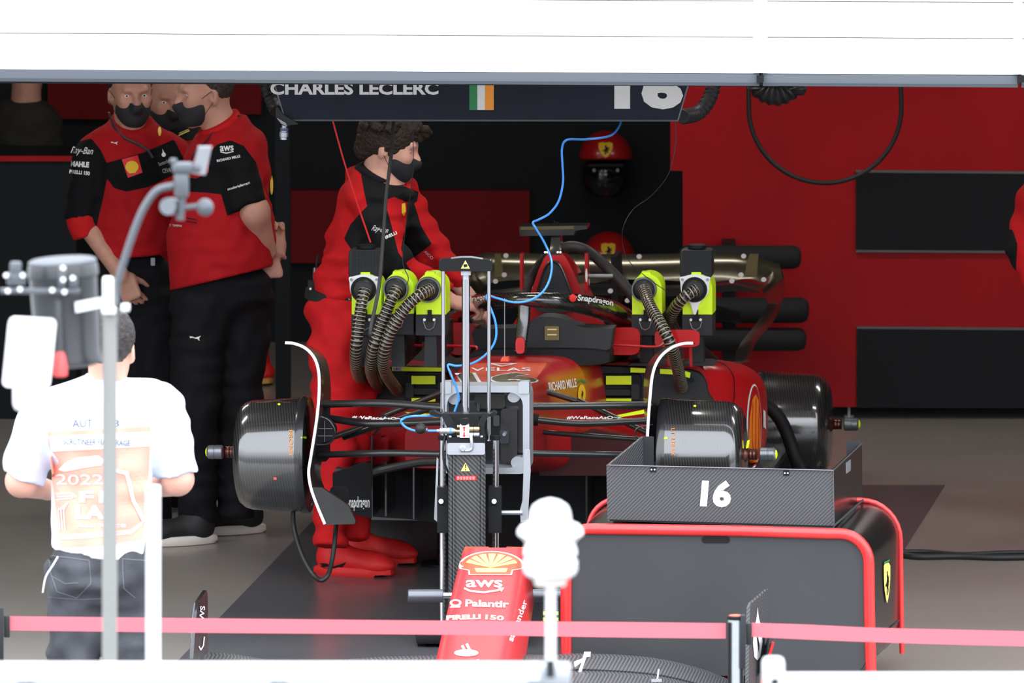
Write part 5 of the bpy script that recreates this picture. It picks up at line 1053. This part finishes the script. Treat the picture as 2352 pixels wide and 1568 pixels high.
# ================================================================ cooling blowers
def blower(x, y, v, fan, seat, dpath, white, lab, w_=66, deep=.14):
    """x, y: middle of the round flange"""
    t = empty('cooling_blower', C(x, seat, v), lab, 'blower', 'cooling blowers standing on the car'); q = PV(v)
    x0, x1 = x - w_ / 2 - 1, x + w_ / 2 + 1; y1 = y + 58
    cap = [(x0, y1)] + [(x + (w_ / 2 + 1) * math.cos(R(a)), y - 2 + 33 * -math.sin(R(a))) for a in range(180, -1, -15)] + [(x1, y1)]
    hb = mk('housing', *prism(cap[::-1], (lambda a, b: C(a + 6, b, v), CA), .13), 'lime_shell', t, smooth=30)
    mk('housing_lug', *prism(rr(x - 8, y - 39, x + 14, y - 30, 2), PV(v + .005), .05), 'lime_shell', t)
    mk('lower_box', *prism(rr(x0 + 5, y1, x1 + 6, y1 + 48, 2), (lambda a, b: C(a, b, v + .002), CA), .12), 'charcoal', t)
    c = C(x, y, v)
    if white: mk('mounting_plate', *prism(sm([(x - 35, y - 26), (x - 26, y - 29), (x, y - 34), (x + 26, y - 29), (x + 35, y - 26), (x + 33, y - 14), (x + 30, y + 10), (x + 10, y + 34), (x + 3, y + 56), (x - 3, y + 56), (x - 10, y + 34), (x - 30, y + 10), (x - 33, y - 14)], 3), PV(v - .012), .012), 'white_gloss', t); [mk('plate_bolt', *cyl(C(x + s_ * 29, y - 22, v - .018), C(x + s_ * 29, y - 22, v - .01), .0055, n=12), 'gunmetal', t) for s_ in (-1, 1)]
    mk('flange', *lathe(c + CA * .0, -CA, [(0, .0475), (.018, .0475), (.022, .0455), (.022, .040), (.012, .036)], 36), 'gunmetal' if not white else 'matte_black', t); mk('intake_disc', *lathe(c, -CA, [(0, .046), (.018, .044), (.030, .036), (.034, .030)], 32), 'flex_dark', t)
    mk('clip_strap', *merge(prism([(x - 2, y1 - 10), (x + 7, y1 - 10), (x + 7, y1 + 16), (x - 2, y1 + 16)], PV(v - .01), .012)), 'matte_black', t)
    [mk('latch', *lathe(C(x + 2 + s_ * 11, y1 + 12, v - .004), -CA, [(0, .0055), (.005, .005)], 12), 'white_gloss', t) for s_ in (-1, 1)]
    mk('latch_wire', *tube([C(px, py, v - .008) for px, py in ((x - 12, y1 + 16), (x - 6, y1 + 32), (x + 2, y1 + 36), (x + 12, y1 + 30), (x + 16, y1 + 16))], .0016, 6), 'steel_grey', t)
    mk('seat_post', *prism([(x - 8, y1 + 48), (x + 18, y1 + 48), (x + 20, seat), (x - 10, seat)], PV(v + .03), max(.06, deep - .1)), 'charcoal', t)
    if deep < .2: mk('seat_foot', *prism([(x - 30, seat - 4), (x + 34, seat - 4), (x + 44, seat + 2), (x - 40, seat + 2)], PV(v + .0), deep), 'charcoal', t)
    V, F, rib = flex([C(*p) for p in dpath], .0215); mk('flexible_duct', V, F, 'flex_duct', t, attrs={'rib': rib}, smooth=60)
    if fan:
        fx, fy = x + 5, y - 61; mk('filter_body', *box(C(fx, fy, v + .07), (.060, .055, .052), CROT, .012), 'charcoal', t)
        mk('filter_collar', *lathe(C(fx, fy - 34, v + .07), (0, 0, 1), [(0, .035), (.012, .035)], 24), 'matte_black', t)
        mk('filter_grid', *merge(*[box(C(fx - 33 + i * 7.2, fy + 1, v + .012), (.0011, .002, .046), CROT) for i in range(10)], *[box(C(fx, fy - 27 + i * 7, v + .012), (.052, .002, .0011), CROT) for i in range(9)]), 'charcoal', t)
        mk('filter_recess', *box(C(fx, fy, v + .016), (.053, .002, .046), CROT), 'dark_gap', t)
    return t
blower(836, 664, 1.0, True, 842, [(838, 666, .97), (832, 690, .95), (824, 740, .93), (818, 800, .94), (820, 850, 1.08), (835, 888, 1.42)], True, 'lime blower with white plate and grid filter, leftmost of the three', deep=.62)
blower(910, 662, .98, False, 842, [(912, 662, .95), (898, 690, .92), (878, 740, .91), (858, 800, .92), (852, 850, 1.05), (868, 892, 1.42)], False, 'lime blower without filter, middle one of the three at left', deep=.62)
blower(984, 664, .96, False, 842, [(988, 664, .93), (960, 680, .88), (925, 715, .87), (895, 765, .88), (881, 815, .92), (885, 855, 1.05), (912, 896, 1.42)], False, 'lime blower without filter, next to the lift column', deep=.62)
blower(1480, 664, 1.62, False, 838, [(1480, 664, 1.58), (1492, 700, 1.48), (1518, 745, 1.38), (1540, 790, 1.36), (1555, 840, 1.5), (1566, 890, 1.68)], False, 'lime blower without filter, at the right side of the cockpit')
blower(1596, 664, 1.68, True, 838, [(1600, 664, 1.65), (1575, 680, 1.63), (1552, 705, 1.66), (1540, 735, 1.75), (1555, 770, 1.9)], True, 'lime blower with white plate and grid filter, on the right sidepod')
# ================================================================ the people
def J0(Y0): return lambda x, y, dy=0.0: np.array(P(x, y, Y0 + dy))
def body(prims, base, lab, skin='skin', vox=.0065):
    V, F = sdf_mesh(prims, vox); o = mk('person', V, F, skin, smooth=70, org=(base[0], base[1], 0), lab=lab, cat='person'); return o
def garment(nm, prims, m, par, pats=None, keep=(), wr=(.004, 42), vox=.0075, lab=None, sm_=70):
    V, F = sdf_mesh(prims, vox, keep, wr); at = {}
    for k, pol in (pats or {}).items(): at[k] = np.max([polyd(V, q) for q in pol], 0)
    for k in ('p1', 'p2'):
        if k not in at: at[k] = -np.ones(len(V))
    return mk(nm, V, F, m, par, attrs=at, smooth=sm_, lab=lab)
def maskp(c, b, par, m='mask_cloth', s=1.0):
    f, r_, u = [np.array(v) for v in b]; c = np.array(c); A = (r_, f, u)
    E = lambda x, y, z, rx, ry, rz: elli(c + r_ * x + f * y + u * z, (rx, ry, rz), A, .02)
    V, F = sdf_mesh([E(0, .045, -.055, .068, .068, .062), E(0, .07, -.085, .045, .045, .04), cone(c + f * .09 - u * .005, c + f * .118 - u * .035, .018, .022, .02)], .005, keep=[(c + f * .03, -f), (c - u * .018 + f * .11, (u * 1.0 + f * .25)), (c - u * .118, -u)])
    o = mk('face_mask', V, F, m, par, smooth=60)
    for q in (1, -1):
        mk('ear_loop', *tube([Vector(c + r_ * .062 * q + f * .05 - u * .02), Vector(c + r_ * .084 * q + f * .0 + u * .012)], .0012, 5), m, o); mk('ear_loop', *tube([Vector(c + r_ * .055 * q + f * .045 - u * .09), Vector(c + r_ * .084 * q - f * .0 - u * .03)], .0012, 5), m, o)
    return o
def hairp(c, b, par, m, s=1.0, grow=.012, front=.055, low=-.045, extra=(), nz=(.0035, 260)):
    f, r_, u = [np.array(v) for v in b]; c = np.array(c); A = (r_, f, u)
    pr = [elli(c - f * .014 + u * .038, (.077 + grow, .096 + grow, .092 + grow), A, .02)] + list(extra)
    V, F = sdf_mesh(pr, .0055, keep=[(c + f * front + u * .06, f * 1.0 - u * .75), (c + u * low, -u + f * .55)], wr=nz)
    return mk('hair', V, F, m, par, smooth=80)
# ---- man with his back turned, hands behind him
J = J0(FL(480, 1245).y); b = basis(-74, 8); hc = J(474, 212)
pr = head(hc, b, 1.0, J(515, 300)) + [elli(J(515, 400), (.13, .11, .2)), cone(J(545, 345, -.02), J(586, 488, -.15), .05, .050), cone(J(586, 488, -.15), J(612, 575, -.03), .054, .036), cone(J(510, 560), J(512, 660), .10, .09)]
pr += hand(J(613, 578, -.02), J(618, 610, .04) - J(613, 578, -.02), (0, -1, 0), (1, 0, .3), 25)
pr += hand(J(634, 570, .08), (-.15, 0, 1), (0, 1, 0), (-1, 0, 0), 75) + [cone(J(560, 600, .16), J(634, 572, .08), .045, .03)]
pB = body(pr, J(500, 1245), 'person in red polo and black trousers turned away, hands clasped behind the back')
garment('polo_shirt', [elli(J(520, 400), (.165, .15, .2), k=.06), elli(J(508, 570), (.19, .17, .17), k=.08), elli(J(535, 335, .02), (.125, .16, .085), k=.05), cone(J(505, 520), J(508, 700), .19, .195, .05), elli(J(578, 520, .05), (.07, .10, .16), k=.06),
        cone(J(523, 300), J(520, 265), .088, .076, .03, cap=1), cone(J(538, 375, -.09), J(570, 478, -.13), .076, .084, .02, cap=1)], 'polo_red_b', pB,
        {'p1': [[(478, 355), (498, 332), (530, 322), (560, 335), (588, 372), (602, 420), (610, 460), (575, 475), (522, 496), (508, 446), (470, 442), (425, 440), (395, 424), (395, 400), (450, 410), (480, 395)]]},
        keep=[(J(500, 641), (.24, -.1, -1)), (J(528, 272), (-.45, -.2, 1.0))])
garment('collar', [cone(J(518, 308), J(497, 268), .094, .084, .01, cap=3)], 'suit_plain', pB, wr=(.002, 40), keep=[(J(500, 276), (-.55, -.2, 1))])
garment('trousers', [elli(J(512, 660), (.185, .15, .13), k=.06), cone(J(462, 700, -.04), J(448, 930, -.06), .115, .092, .04), cone(J(448, 930, -.06), J(455, 1195, .0), .092, .074, .03, cap=1), cone(J(560, 700, .04), J(548, 930, .04), .112, .086, .04), cone(J(548, 930, .04), J(540, 1185, .06), .086, .068, .03, cap=1)], 'trouser_black', pB, wr=(.006, 34))
shoe(pB, FL(488, 1246), -68, .30, up=.10); shoe(pB, FL(600, 1222), -72, .30, up=.10)
hairp(hc, b, pB, 'hair_grey', grow=.006, front=.03, low=-.05, nz=(.001, 200)); eyes(hc, b, 1, pB); maskp(hc, b, pB)
sB = [o for o in pB.children if o.name.startswith('polo')][0]
ptext('aws', sB, 521, 341, 31, 12, 'white_print', pB, bold=.02, rot=-3); ppoly(stroke([(507, 349), (520, 352), (536, 348)], 2.2), sB, 'white_print', pB, 'smile_mark'); ptext('RICHARD MILLE', sB, 525, 364, 54, 6, 'white_print', pB, rot=-12, bold=.03)
ptext('missionforward' if False else 'scuderiaferrari', sB, 548, 427, 52, 6, 'white_print', pB, rot=-17, bold=.02); ptext('T. TIMPINI', sB, 404, 518, 28, 5, 'white_print', pB, rot=3)
ppoly(stroke([(430, 500), (452, 505)], 2.2) + stroke([(430, 508), (452, 512)], 2.2), sB, 'matte_black', pB, 'dark_dashes'); ppoly([ell(624, 425, 3.5, 22, 14)], sB, 'yellow_print', pB, 'yellow_patch')
tB = [o for o in pB.children if o.name.startswith('trousers')][0]; cat_mark(448, 775, 13, tB, pB)
mk('lanyard', *tube([Vector(v) for v in press([(552, 268), (530, 275), (505, 290), (480, 318), (455, 345), (435, 375)], sB, .006)], .007, 8, sx=.4), 'grey_rubber', pB)
# ---- man facing the camera, far left
J = J0(FL(480, 1245).y + .45); b = basis(14, 6); hc = J(300, 213)
pr = head(hc, b, 1.0, J(300, 300)) + [elli(J(300, 400), (.12, .1, .2)), cone(J(215, 350), J(192, 500, -.02), .048, .045), cone(J(192, 500, -.02), J(278, 632, -.14), .047, .030), cone(J(300, 500), J(300, 620), .09, .08)] + hand(J(280, 636, -.14), (.55, .25, -1), (-.4, -1, 0), (1, 0, .4), 20)
pA = body(pr, J(300, 1200), 'person in red polo with black sleeves facing the camera, leftmost of those in red')
garment('polo_shirt', [elli(J(300, 385), (.155, .125, .19), k=.06), elli(J(303, 520), (.145, .125, .15), k=.08), elli(J(300, 330), (.17, .1, .075), k=.05), cone(J(300, 300), J(303, 262), .09, .075, .03, cap=1), cone(J(303, 520), J(305, 640), .142, .145, .04),
        cone(J(215, 360), J(191, 508, -.02), .078, .072, .02, cap=1), cone(J(392, 355, -.02), J(415, 480, .02), .078, .07, .02, cap=1)], 'polo_red_a', pA,
        {'p1': [[(140, 345), (165, 328), (210, 318), (232, 345), (245, 374), (330, 350), (400, 320), (440, 400), (398, 402), (340, 430), (290, 440), (262, 432), (246, 410), (238, 450), (222, 520), (140, 520)]]}, keep=[(J(300, 583), (0.05, 0, -1)), (J(302, 270), (0, -.5, 1))])
garment('collar', [cone(J(300, 318), J(302, 276), .104, .090, .01, cap=3)], 'suit_plain', pA, wr=(.002, 40), keep=[(J(302, 288), (0, -.7, 1))])
garment('cuff', [cone(J(192, 492, -.02), J(205, 542, -.03), .075, .062, .01, cap=3)], 'suit_plain', pA, wr=(.002, 50), lab='red rolled cuff')
garment('trousers', [elli(J(305, 640), (.155, .12, .13), k=.06), cone(J(262, 690), J(262, 930), .098, .08, .04), cone(J(262, 930), J(265, 1190), .08, .068, .03, cap=1), cone(J(350, 690), J(352, 930), .098, .08, .04), cone(J(352, 930), J(352, 1190), .08, .068, .03, cap=1)], 'trouser_black', pA, wr=(.005, 34))
shoe(pA, FL(265, 1190), 10, .3); shoe(pA, FL(352, 1190), -8, .3)
hairp(hc, b, pA, 'hair_dark', grow=.006, front=.03, low=-.0); eyes(hc, b, 1, pA); maskp(hc, b, pA)
sA = [o for o in pA.children if o.name.startswith('polo')][0]
ptext('Ray-Ban', sA, 189, 348, 50, 20, 'white_print', pA, rot=4, bold=.005, shear=.3); ptext('MAHLE', sA, 184, 377, 42, 13, 'white_print', pA, bold=.06, rot=4); ptext('PIRELLI 150', sA, 183, 396, 47, 9, 'white_print', pA, bold=.04, rot=6)
ppoly([[(280, 366), (316, 356), (327, 396), (294, 408)]], sA, 'red_print', pA, 'red_patch'); ppoly([[(303 + 15 * math.cos(t), 383 - 14 * math.sin(t)) for t in [math.pi * (i / 12 * 1.3 - .15) for i in range(13)]] + [(297, 398), (310, 397)]], sA, 'yellow_print', pA, 'shell_emblem', lift=.004)
ptext('Santander', sA, 377, 372, 28, 9, 'grey_print', pA, rot=-20, bold=.02); ppoly([ell(376, 355, 5, 5, 12), [(374, 352), (373, 342), (378, 351)]], sA, 'white_print', pA, 'flame_mark'); ptext('CEVA', sA, 383, 391, 20, 10, 'grey_print', pA, rot=-8, bold=.02)
cat_mark(263, 328, 8, sA, pA)
mk('lanyard', *tube([Vector(v) for v in press([(250, 258), (262, 295), (285, 318), (318, 332), (340, 345), (350, 362)], sA, .006)], .006, 8, sx=.4), 'grey_rubber', pA)
ppoly([ell(366, 302, 4, 11, 12)], sA, 'yellow_print', pA, 'collar_emblem')
mk('belt_buckle', *prism(ring(rr(344, 592, 356, 612, 2, 2), rr(346, 594, 354, 610, 1, 2), PY(J(0, 0)[1] - .155), .004) and rr(346, 592, 356, 610, 2), PY(J(300, 600)[1] - .125), .006), 'gunmetal', pA)
# ---- person half hidden between the two
J = J0(FL(480, 1245).y + 1.0); b = basis(25, 8); hc = J(374, 226)
pr = head(hc, b, 1.0, J(395, 310)) + [elli(J(400, 400), (.13, .09, .15)), cone(J(400, 500), J(400, 620), .08, .08)]
pE = body(pr, J(400, 1150), 'person half hidden between the two men in red, black collar with pale stripes')
garment('jacket', [elli(J(400, 400), (.17, .13, .2), k=.06), elli(J(400, 345), (.19, .11, .07), k=.05), cone(J(400, 320), J(396, 285), .095, .085, .03, cap=1), cone(J(400, 500), J(400, 640), .15, .15, .05), cone(J(300, 370), J(290, 500), .06, .055, .03), cone(J(500, 370), J(510, 500), .06, .055, .03)], 'polo_red_b', pE, {'p1': [[(330, 240), (460, 240), (470, 318), (380, 330), (330, 320)]]})
garment('trousers', [elli(J(400, 640), (.155, .12, .13), k=.06), cone(J(358, 690), J(358, 1160), .095, .07, .04, cap=1), cone(J(445, 690), J(445, 1160), .095, .07, .04, cap=1)], 'trouser_black', pE)
shoe(pE, FL(358, 1140), 0, .3); shoe(pE, FL(445, 1140), 5, .3)
hairp(hc, b, pE, 'hair_dark', grow=.006, front=.03, low=-.0); eyes(hc, b, 1, pE); maskp(hc, b, pE)
sE = [o for o in pE.children if o.name.startswith('jacket')][0]; ppoly(stroke([(410, 312), (434, 301)], 2.5) + stroke([(411, 307), (432, 298)], 1.5), sE, 'pale_yellow', pE, 'collar_stripe', lift=.004)
# ---- lone sneaker far behind
sn = empty('sneaker', FL(588, 872), 'red sneaker with yellow gum sole on the floor behind the men in red', 'shoe')
shoe(sn, FL(588, 868), 8, .29, 'shoe_red', 'gum_sole', name='upper', soleh=.035)
# ---- mechanic in red overalls leaning over the car
YM = 1.5; J = J0(YM); b = basis(84, 16, 0); hc = J(893, 334)
pr = head(hc, b, 1.0, J(872, 418)) + [cone(J(815, 640), J(865, 460), .1, .11), cone(J(855, 468, -.11), J(905, 600, -.15), .045, .043), cone(J(905, 600, -.15), J(1035, 690, -.10), .043, .028), cone(J(930, 455, .1), J(985, 575, .12), .047, .043), cone(J(985, 575, .12), J(1078, 682, .1), .044, .028)]
pr += hand(J(1038, 693, -.10), (1, .1, -.15), (.1, -.3, 1), (0, 1, .2), 45) + hand(J(1080, 685, .1), (1, -.1, -1.1), (.8, -.3, .8), (0, -1, .1), 35)
pC = body(pr, J(780, 1300), 'person in red overalls with black sleeves leaning over the car, curly hair and black mask', 'skin_light')
blk = [[(826, 366), (850, 362), (905, 392), (928, 430), (962, 440), (958, 462), (948, 470), (930, 462), (905, 452), (890, 458), (884, 474), (843, 472), (836, 440), (830, 405)],
       [(846, 470), (886, 470), (900, 520), (915, 580), (945, 622), (938, 650), (905, 660), (880, 640), (840, 610), (812, 580), (790, 548), (805, 515), (825, 492)],
       [(948, 455), (968, 520), (992, 560), (960, 585), (930, 604), (921, 570), (932, 520), (935, 470)]]
garment('overalls_top', [cone(J(806, 650), J(862, 465), .125, .135, .05, sq=((0, 1, 0), 1.25)), elli(J(862, 440), (.115, .19, .10), k=.05), cone(J(872, 425), J(872, 395), .09, .08, .03, cap=1),
        cone(J(850, 455, -.13), J(898, 595, -.18), .082, .070, .03), cone(J(898, 595, -.18), J(1018, 678, -.13), .070, .042, .03, cap=1), cone(J(925, 455, .1), J(985, 570, .12), .078, .068, .03), cone(J(985, 570, .12), J(1064, 668, .1), .068, .042, .03, cap=1), elli(J(800, 655), (.125, .15, .1), k=.05)], 'suit_red', pC, {'p1': blk}, keep=[(J(800, 690), (-.1, 0, -1)), (J(880, 402), (.35, -.25, 1))], wr=(.012, 34))
garment('collar', [cone(J(868, 415), J(862, 372), .088, .080, .01, cap=3), elli(J(925, 445, -.06), (.05, .04, .028), k=.03)], 'suit_red', pC, {'p1': [[(700, 200), (1100, 200), (1100, 600), (700, 600)]]}, keep=[(J(872, 392), (.45, -.2, 1))], lab='black open collar')
garment('overalls_legs', [elli(J(795, 715), (.135, .15, .12), k=.05), cone(J(790, 735, -.07), J(768, 960, -.22), .132, .088, .05), cone(J(768, 960, -.22), J(758, 1255, -.42), .088, .060, .03, cap=1), cone(J(800, 735, .05), J(806, 960, -.14), .12, .08, .05), cone(J(806, 960, -.14), J(812, 1240, -.26), .08, .058, .03, cap=1)], 'suit_plain', pC, keep=[(J(800, 678), (.1, 0, 1))], wr=(.010, 32))
mk('belt', *lathe(J(796, 695), Vector((.12, 0, 1)), [(0, .140), (.002, .158), (.036, .158), (.038, .140)], 36), 'soft_black', pC); 
ppoly([ell(x, y, 3.2, 3.2, 12) for x, y in ((775, 680), (789, 683), (803, 686))], [o for o in pC.children if o.name.startswith('belt')][0], 'gunmetal', pC, 'belt_eyelet', lift=.003)
# red upper shoes reaching over the ankle
for hx, hy, yw in ((726, 1318, 72), (776, 1292, 76)):
    s_ = shoe(pC, FL(hx + 6, hy), yw, .30, 'shoe_red', 'shoe_red', up=.15)
    if hx == 726: cat_mark(765, 1300, 30, s_, pC, 'matte_black'); ppoly([ell(723, 1290, 3, 5, 12)], s_, 'yellow_print', pC, 'heel_emblem', lift=.003)
f, r_, u = [np.array(v) for v in b]; ex = [elli(hc + f * .07 + u * .09, (.04, .04, .035), k=.02), elli(hc + f * .10 + u * .075, (.028, .03, .028), k=.01), elli(hc - f * .06 + u * .02, (.06, .07, .07), k=.03), elli(hc - f * .075 - u * .035, (.05, .05, .05), k=.02)]
rn = random.Random(3)
for i in range(70):
    th = rn.uniform(0, 6.28); ph = rn.uniform(.2, 1.5); d = r_ * math.cos(th) * math.sin(ph) + f * (math.sin(th) * math.sin(ph) * 1.1 - .1) + u * (math.cos(ph) * .9 + .1)
    if d @ f > .45 and d @ u < .55: continue
    ex.append(elli(hc - f * .014 + u * .038 + d * .098, [rn.uniform(.012, .022)] * 3, k=.006))
for i in range(9): ex.append(elli(hc + f * rn.uniform(.07, .135) + u * rn.uniform(.06, .105) + r_ * rn.uniform(-.05, .05), [rn.uniform(.012, .018)] * 3, k=.006))
hairp(hc, b, pC, 'hair_brown', grow=.014, front=.16, low=-.055, extra=ex, nz=(.003, 300))
eyes(hc, b, 1, pC); maskp(hc, b, pC)
sC = [o for o in pC.children if o.name.startswith('overalls_top')][0]
ppoly([[(922, 468), (930, 466), (931, 485), (927, 496), (922, 490)]], sC, 'yellow_print', pC, 'chest_shield'); ptext('Ray-Ban', sC, 873, 528, 36, 17, 'white_print', pC, rot=12, shear=.3); ptext('PIRELLI', sC, 895, 541, 34, 7, 'white_print', pC, rot=-25, bold=.04); ptext('AICO', sC, 985, 585, 26, 6, 'white_print', pC, rot=45)
rd = mk('radio', *merge(box(J(716, 690, -.02), (.014, .02, .075), bev=.004)), 'soft_black', pC); mk('antenna', *cyl(J(722, 650, -.02), J(730, 585, -.02), .004), 'soft_black', rd); mk('radio_knob', *cyl(J(722, 640, -.03), J(723, 615, -.02), .006), 'gunmetal', rd)
mk('radio_button', *cyl(J(713, 663, -.045), J(713, 663, -.03), .0045), 'white_print', rd)
# ---- official in pale shirt and bib, from behind
J = J0(-5.24); b = basis(172, 0); hc = J(250, 800)
pr = head(hc, b, 1.0, J(240, 905)) + [elli(J(240, 1000), (.12, .09, .16)), cone(J(95, 960), J(50, 1100, .0), .047, .045), cone(J(48, 1108, .0), J(112, 1125, .26), .047, .032), cone(J(370, 950), J(410, 1095), .047, .045), cone(J(408, 1105), J(352, 1120, .26), .047, .032), cone(J(235, 1150), J(235, 1280), .10, .09)]
pr += hand(J(115, 1127, .27), (.6, 1, .1), (.2, 0, 1), (1, -.6, 0), 40) + hand(J(350, 1122, .27), (-.6, 1, .1), (-.2, 0, 1), (-1, -.6, 0), 40)
pD = body(pr, J(235, 1960), 'person seen from behind in pale short-sleeved shirt, white and orange bib and grey jeans', 'skin_light')
TOR = [elli(J(237, 985), (.16, .12, .15), k=.07), cone(J(130, 945), J(345, 928), .068, .07, .05), cone(J(237, 1000), J(237, 1245), .155, .15, .06, sq=((0, 1, 0), .8)), cone(J(240, 915), J(243, 868), .075, .06, .03, cap=1)]
garment('shirt', TOR + [cone(J(100, 955), J(50, 1100, .0), .078, .070, .04, cap=1), cone(J(375, 940), J(408, 1092), .076, .066, .04, cap=1)], 'shirt_pale', pD, keep=[(J(235, 1238), (-.05, 0, -1))], wr=(.006, 36))
grow = []
for p in TOR[:3]:
    q = dict(p)
    if q['t'] == 'e': q['r'] = q['r'] + .012
    else: q['ra'] += .012; q['rb'] += .012
    if q['t'] == 'c' and q['rb'] > .12: q['b'] = J(237, 1300)
    grow.append(q)
garment('collar', [cone(J(240, 915), J(250, 866), .088, .074, .02, cap=3)], 'shirt_pale', pD, wr=(.002, 40))
vest = garment('bib', grow, 'vest_white', pD, keep=[(J(85, 940), (-1, 0, -.10)), (J(370, 930), (1, 0, -.12)), (J(237, 1273), (-.13, 0, -1))], wr=(.005, 30), lab='white mesh bib with orange print')
ppoly([[(108, 992), (230, 985), (346, 978), (340, 1100), (328, 1238), (240, 1252), (140, 1257), (124, 1130)]], vest, 'vest_orange', pD, 'orange_print')
ppoly([[(115, 1002), (345, 990), (342, 1024), (120, 1036)]], vest, 'vest_white', pD, 'name_strip', lift=.004)
ptext('AUT', vest, 190, 972, 46, 17, 'navy_print', pD, bold=.0, rot=-1); ptext('3', vest, 268, 972, 12, 16, 'navy_print', pD); ptext('SCRUTINEER FIA GARAGE', vest, 222, 1015, 150, 13, 'navy_print', pD, rot=1, bold=.01, lift=.007)
ptext('2022', vest, 184, 1100, 104, 24, 'vest_white', pD, bold=.0, lift=.005); ptext('LAP', vest, 220, 1175, 92, 32, 'vest_white', pD, bold=.05, lift=.005); ptext('ALL RACE', vest, 232, 1206, 112, 7, 'vest_white', pD, bold=.02, lift=.005); ptext('F1', vest, 212, 1140, 56, 26, 'vest_white', pD, bold=.04, lift=.005)
ppoly([[(136, 1078), (152, 1062), (180, 1050), (226, 1044), (240, 1056), (232, 1068), (190, 1074), (150, 1082)]] + [q for k in range(3) for q in stroke([(140 + 6 * k, 1215), (136 + 6 * k, 1170), (150 + 4 * k, 1160 - 4 * k)], 2) + stroke([(134, 1134 + 6 * k), (165, 1132 + 6 * k), (178 - 4 * k, 1140)], 2)] + [q for k in range(3) for q in stroke([(138, 1230 + 4 * k), (220, 1224 + 4 * k), (300, 1216 + 4 * k), (325, 1196 + 3 * k)], 1.6)] + stroke([(262, 1078), (290, 1085), (296, 1110), (305, 1150), (328, 1195)], 8), vest, 'vest_white', pD, 'track_drawing', lift=.005)
garment('jeans', [elli(J(235, 1285), (.165, .135, .13), k=.05), cone(J(180, 1320), J(172, 1560), .100, .083, .04), cone(J(172, 1560), J(172, 1930), .083, .075, .03, cap=1), cone(J(300, 1315), J(303, 1560), .100, .083, .04), cone(J(303, 1560), J(303, 1930), .083, .075, .03, cap=1), elli(J(178, 1325, -.05), (.08, .09, .09), k=.04), elli(J(295, 1325, -.05), (.08, .09, .09), k=.04)], 'jeans', pD, keep=[(J(235, 1222), (0, 0, 1))], wr=(.009, 36))
jn = [o for o in pD.children if o.name.startswith('jeans')][0]
ppoly(stroke([(113, 1275), (205, 1287), (208, 1340), (176, 1372), (132, 1358), (118, 1318), (113, 1275)], 1.6) + stroke([(282, 1283), (358, 1290)], 1.6) + stroke([(282, 1283), (284, 1350), (310, 1372)], 1.6) + stroke([(118, 1322), (150, 1340), (180, 1338)], 1.4) + stroke([(112, 1370), (180, 1376), (232, 1374)], 1.4), jn, 'jeans_seam', pD, 'pocket_seam', mx=10)
mk('bib_string', *tube(cr([J(133, 1278, -.15), J(120, 1300, -.16), J(105, 1325, -.16), J(98, 1360, -.15)], 5), .003, 8), 'vest_white', pD)
hairp(hc, b, pD, 'hair_grey', grow=.010, front=.02, low=-.085, nz=(.002, 320))
shoe(pD, FL(172, 1960), 180, .3); shoe(pD, FL(303, 1960), 180, .3)
# ---- person cut by the right picture edge
J = J0(2.6); b = basis(-60, 10); hc = J(2455, 300)
pr = head(hc, b, 1.0, J(2462, 390)) + [elli(J(2432, 500), (.13, .1, .2)), cone(J(2378, 470), J(2352, 570, -.05), .046, .043), cone(J(2352, 570, -.05), J(2388, 680, -.15), .043, .03)] + hand(J(2391, 685, -.15), (.6, -.3, -.7), (0, -1, 0), (1, 0, 0), 40)
pG = body(pr, J(2410, 1180), 'person in red overalls cut off by the right picture edge')
garment('overalls', [elli(J(2432, 500), (.16, .13, .2), k=.06), elli(J(2438, 450), (.15, .15, .09), k=.05), cone(J(2436, 560), J(2455, 740), .15, .16, .05), cone(J(2376, 480), J(2352, 570, -.05), .075, .066, .03), cone(J(2352, 570, -.05), J(2385, 670, -.15), .064, .045, .03, cap=1), cone(J(2440, 740), J(2450, 1120), .12, .07, .04, cap=1), cone(J(2500, 740), J(2525, 1120), .12, .07, .04, cap=1)], 'suit_red', pG, {'p1': [[(2290, 520), (2326, 528), (2337, 560), (2333, 632), (2290, 632)]]}, wr=(.006, 38))
shoe(pG, FL(2470, 1150), -40, .3, 'shoe_red', 'shoe_red'); shoe(pG, FL(2540, 1150), -40, .3, 'shoe_red', 'shoe_red')
hairp(hc, b, pG, 'hair_dark', grow=.008, front=.03, low=-.04); eyes(hc, b, 1, pG)
# ---- dim figure behind the counter
J = J0(6.7); b = basis(170, 0); hc = J(62, 150)
pH = body(head(hc, b, 1.0, J(60, 235)) + [elli(J(60, 340), (.12, .09, .15)), cone(J(60, 450), J(60, 580), .08, .08)], J(60, 940), 'person in dark grey shirt standing in the dark behind the counter, head hidden', 'skin')
garment('shirt', [elli(J(58, 330), (.16, .12, .2), k=.06), elli(J(58, 275), (.14, .11, .07), k=.05), cone(J(58, 350), J(58, 620), .14, .14, .05), cone(J(-20, 300), J(-40, 420), .055, .05, .03), cone(J(92, 290), J(95, 420), .055, .05, .03)], 'grey_shirt', pH)
garment('trousers', [elli(J(60, 600), (.15, .12, .12), k=.06), cone(J(20, 640), J(20, 920), .09, .07, .04, cap=1), cone(J(100, 640), J(100, 920), .09, .07, .04, cap=1)], 'trouser_black', pH)
shoe(pH, FL(20, 942), 180, .3); shoe(pH, FL(100, 942), 180, .3); hairp(hc, b, pH, 'hair_dark', grow=.02, front=.03, low=-.09)
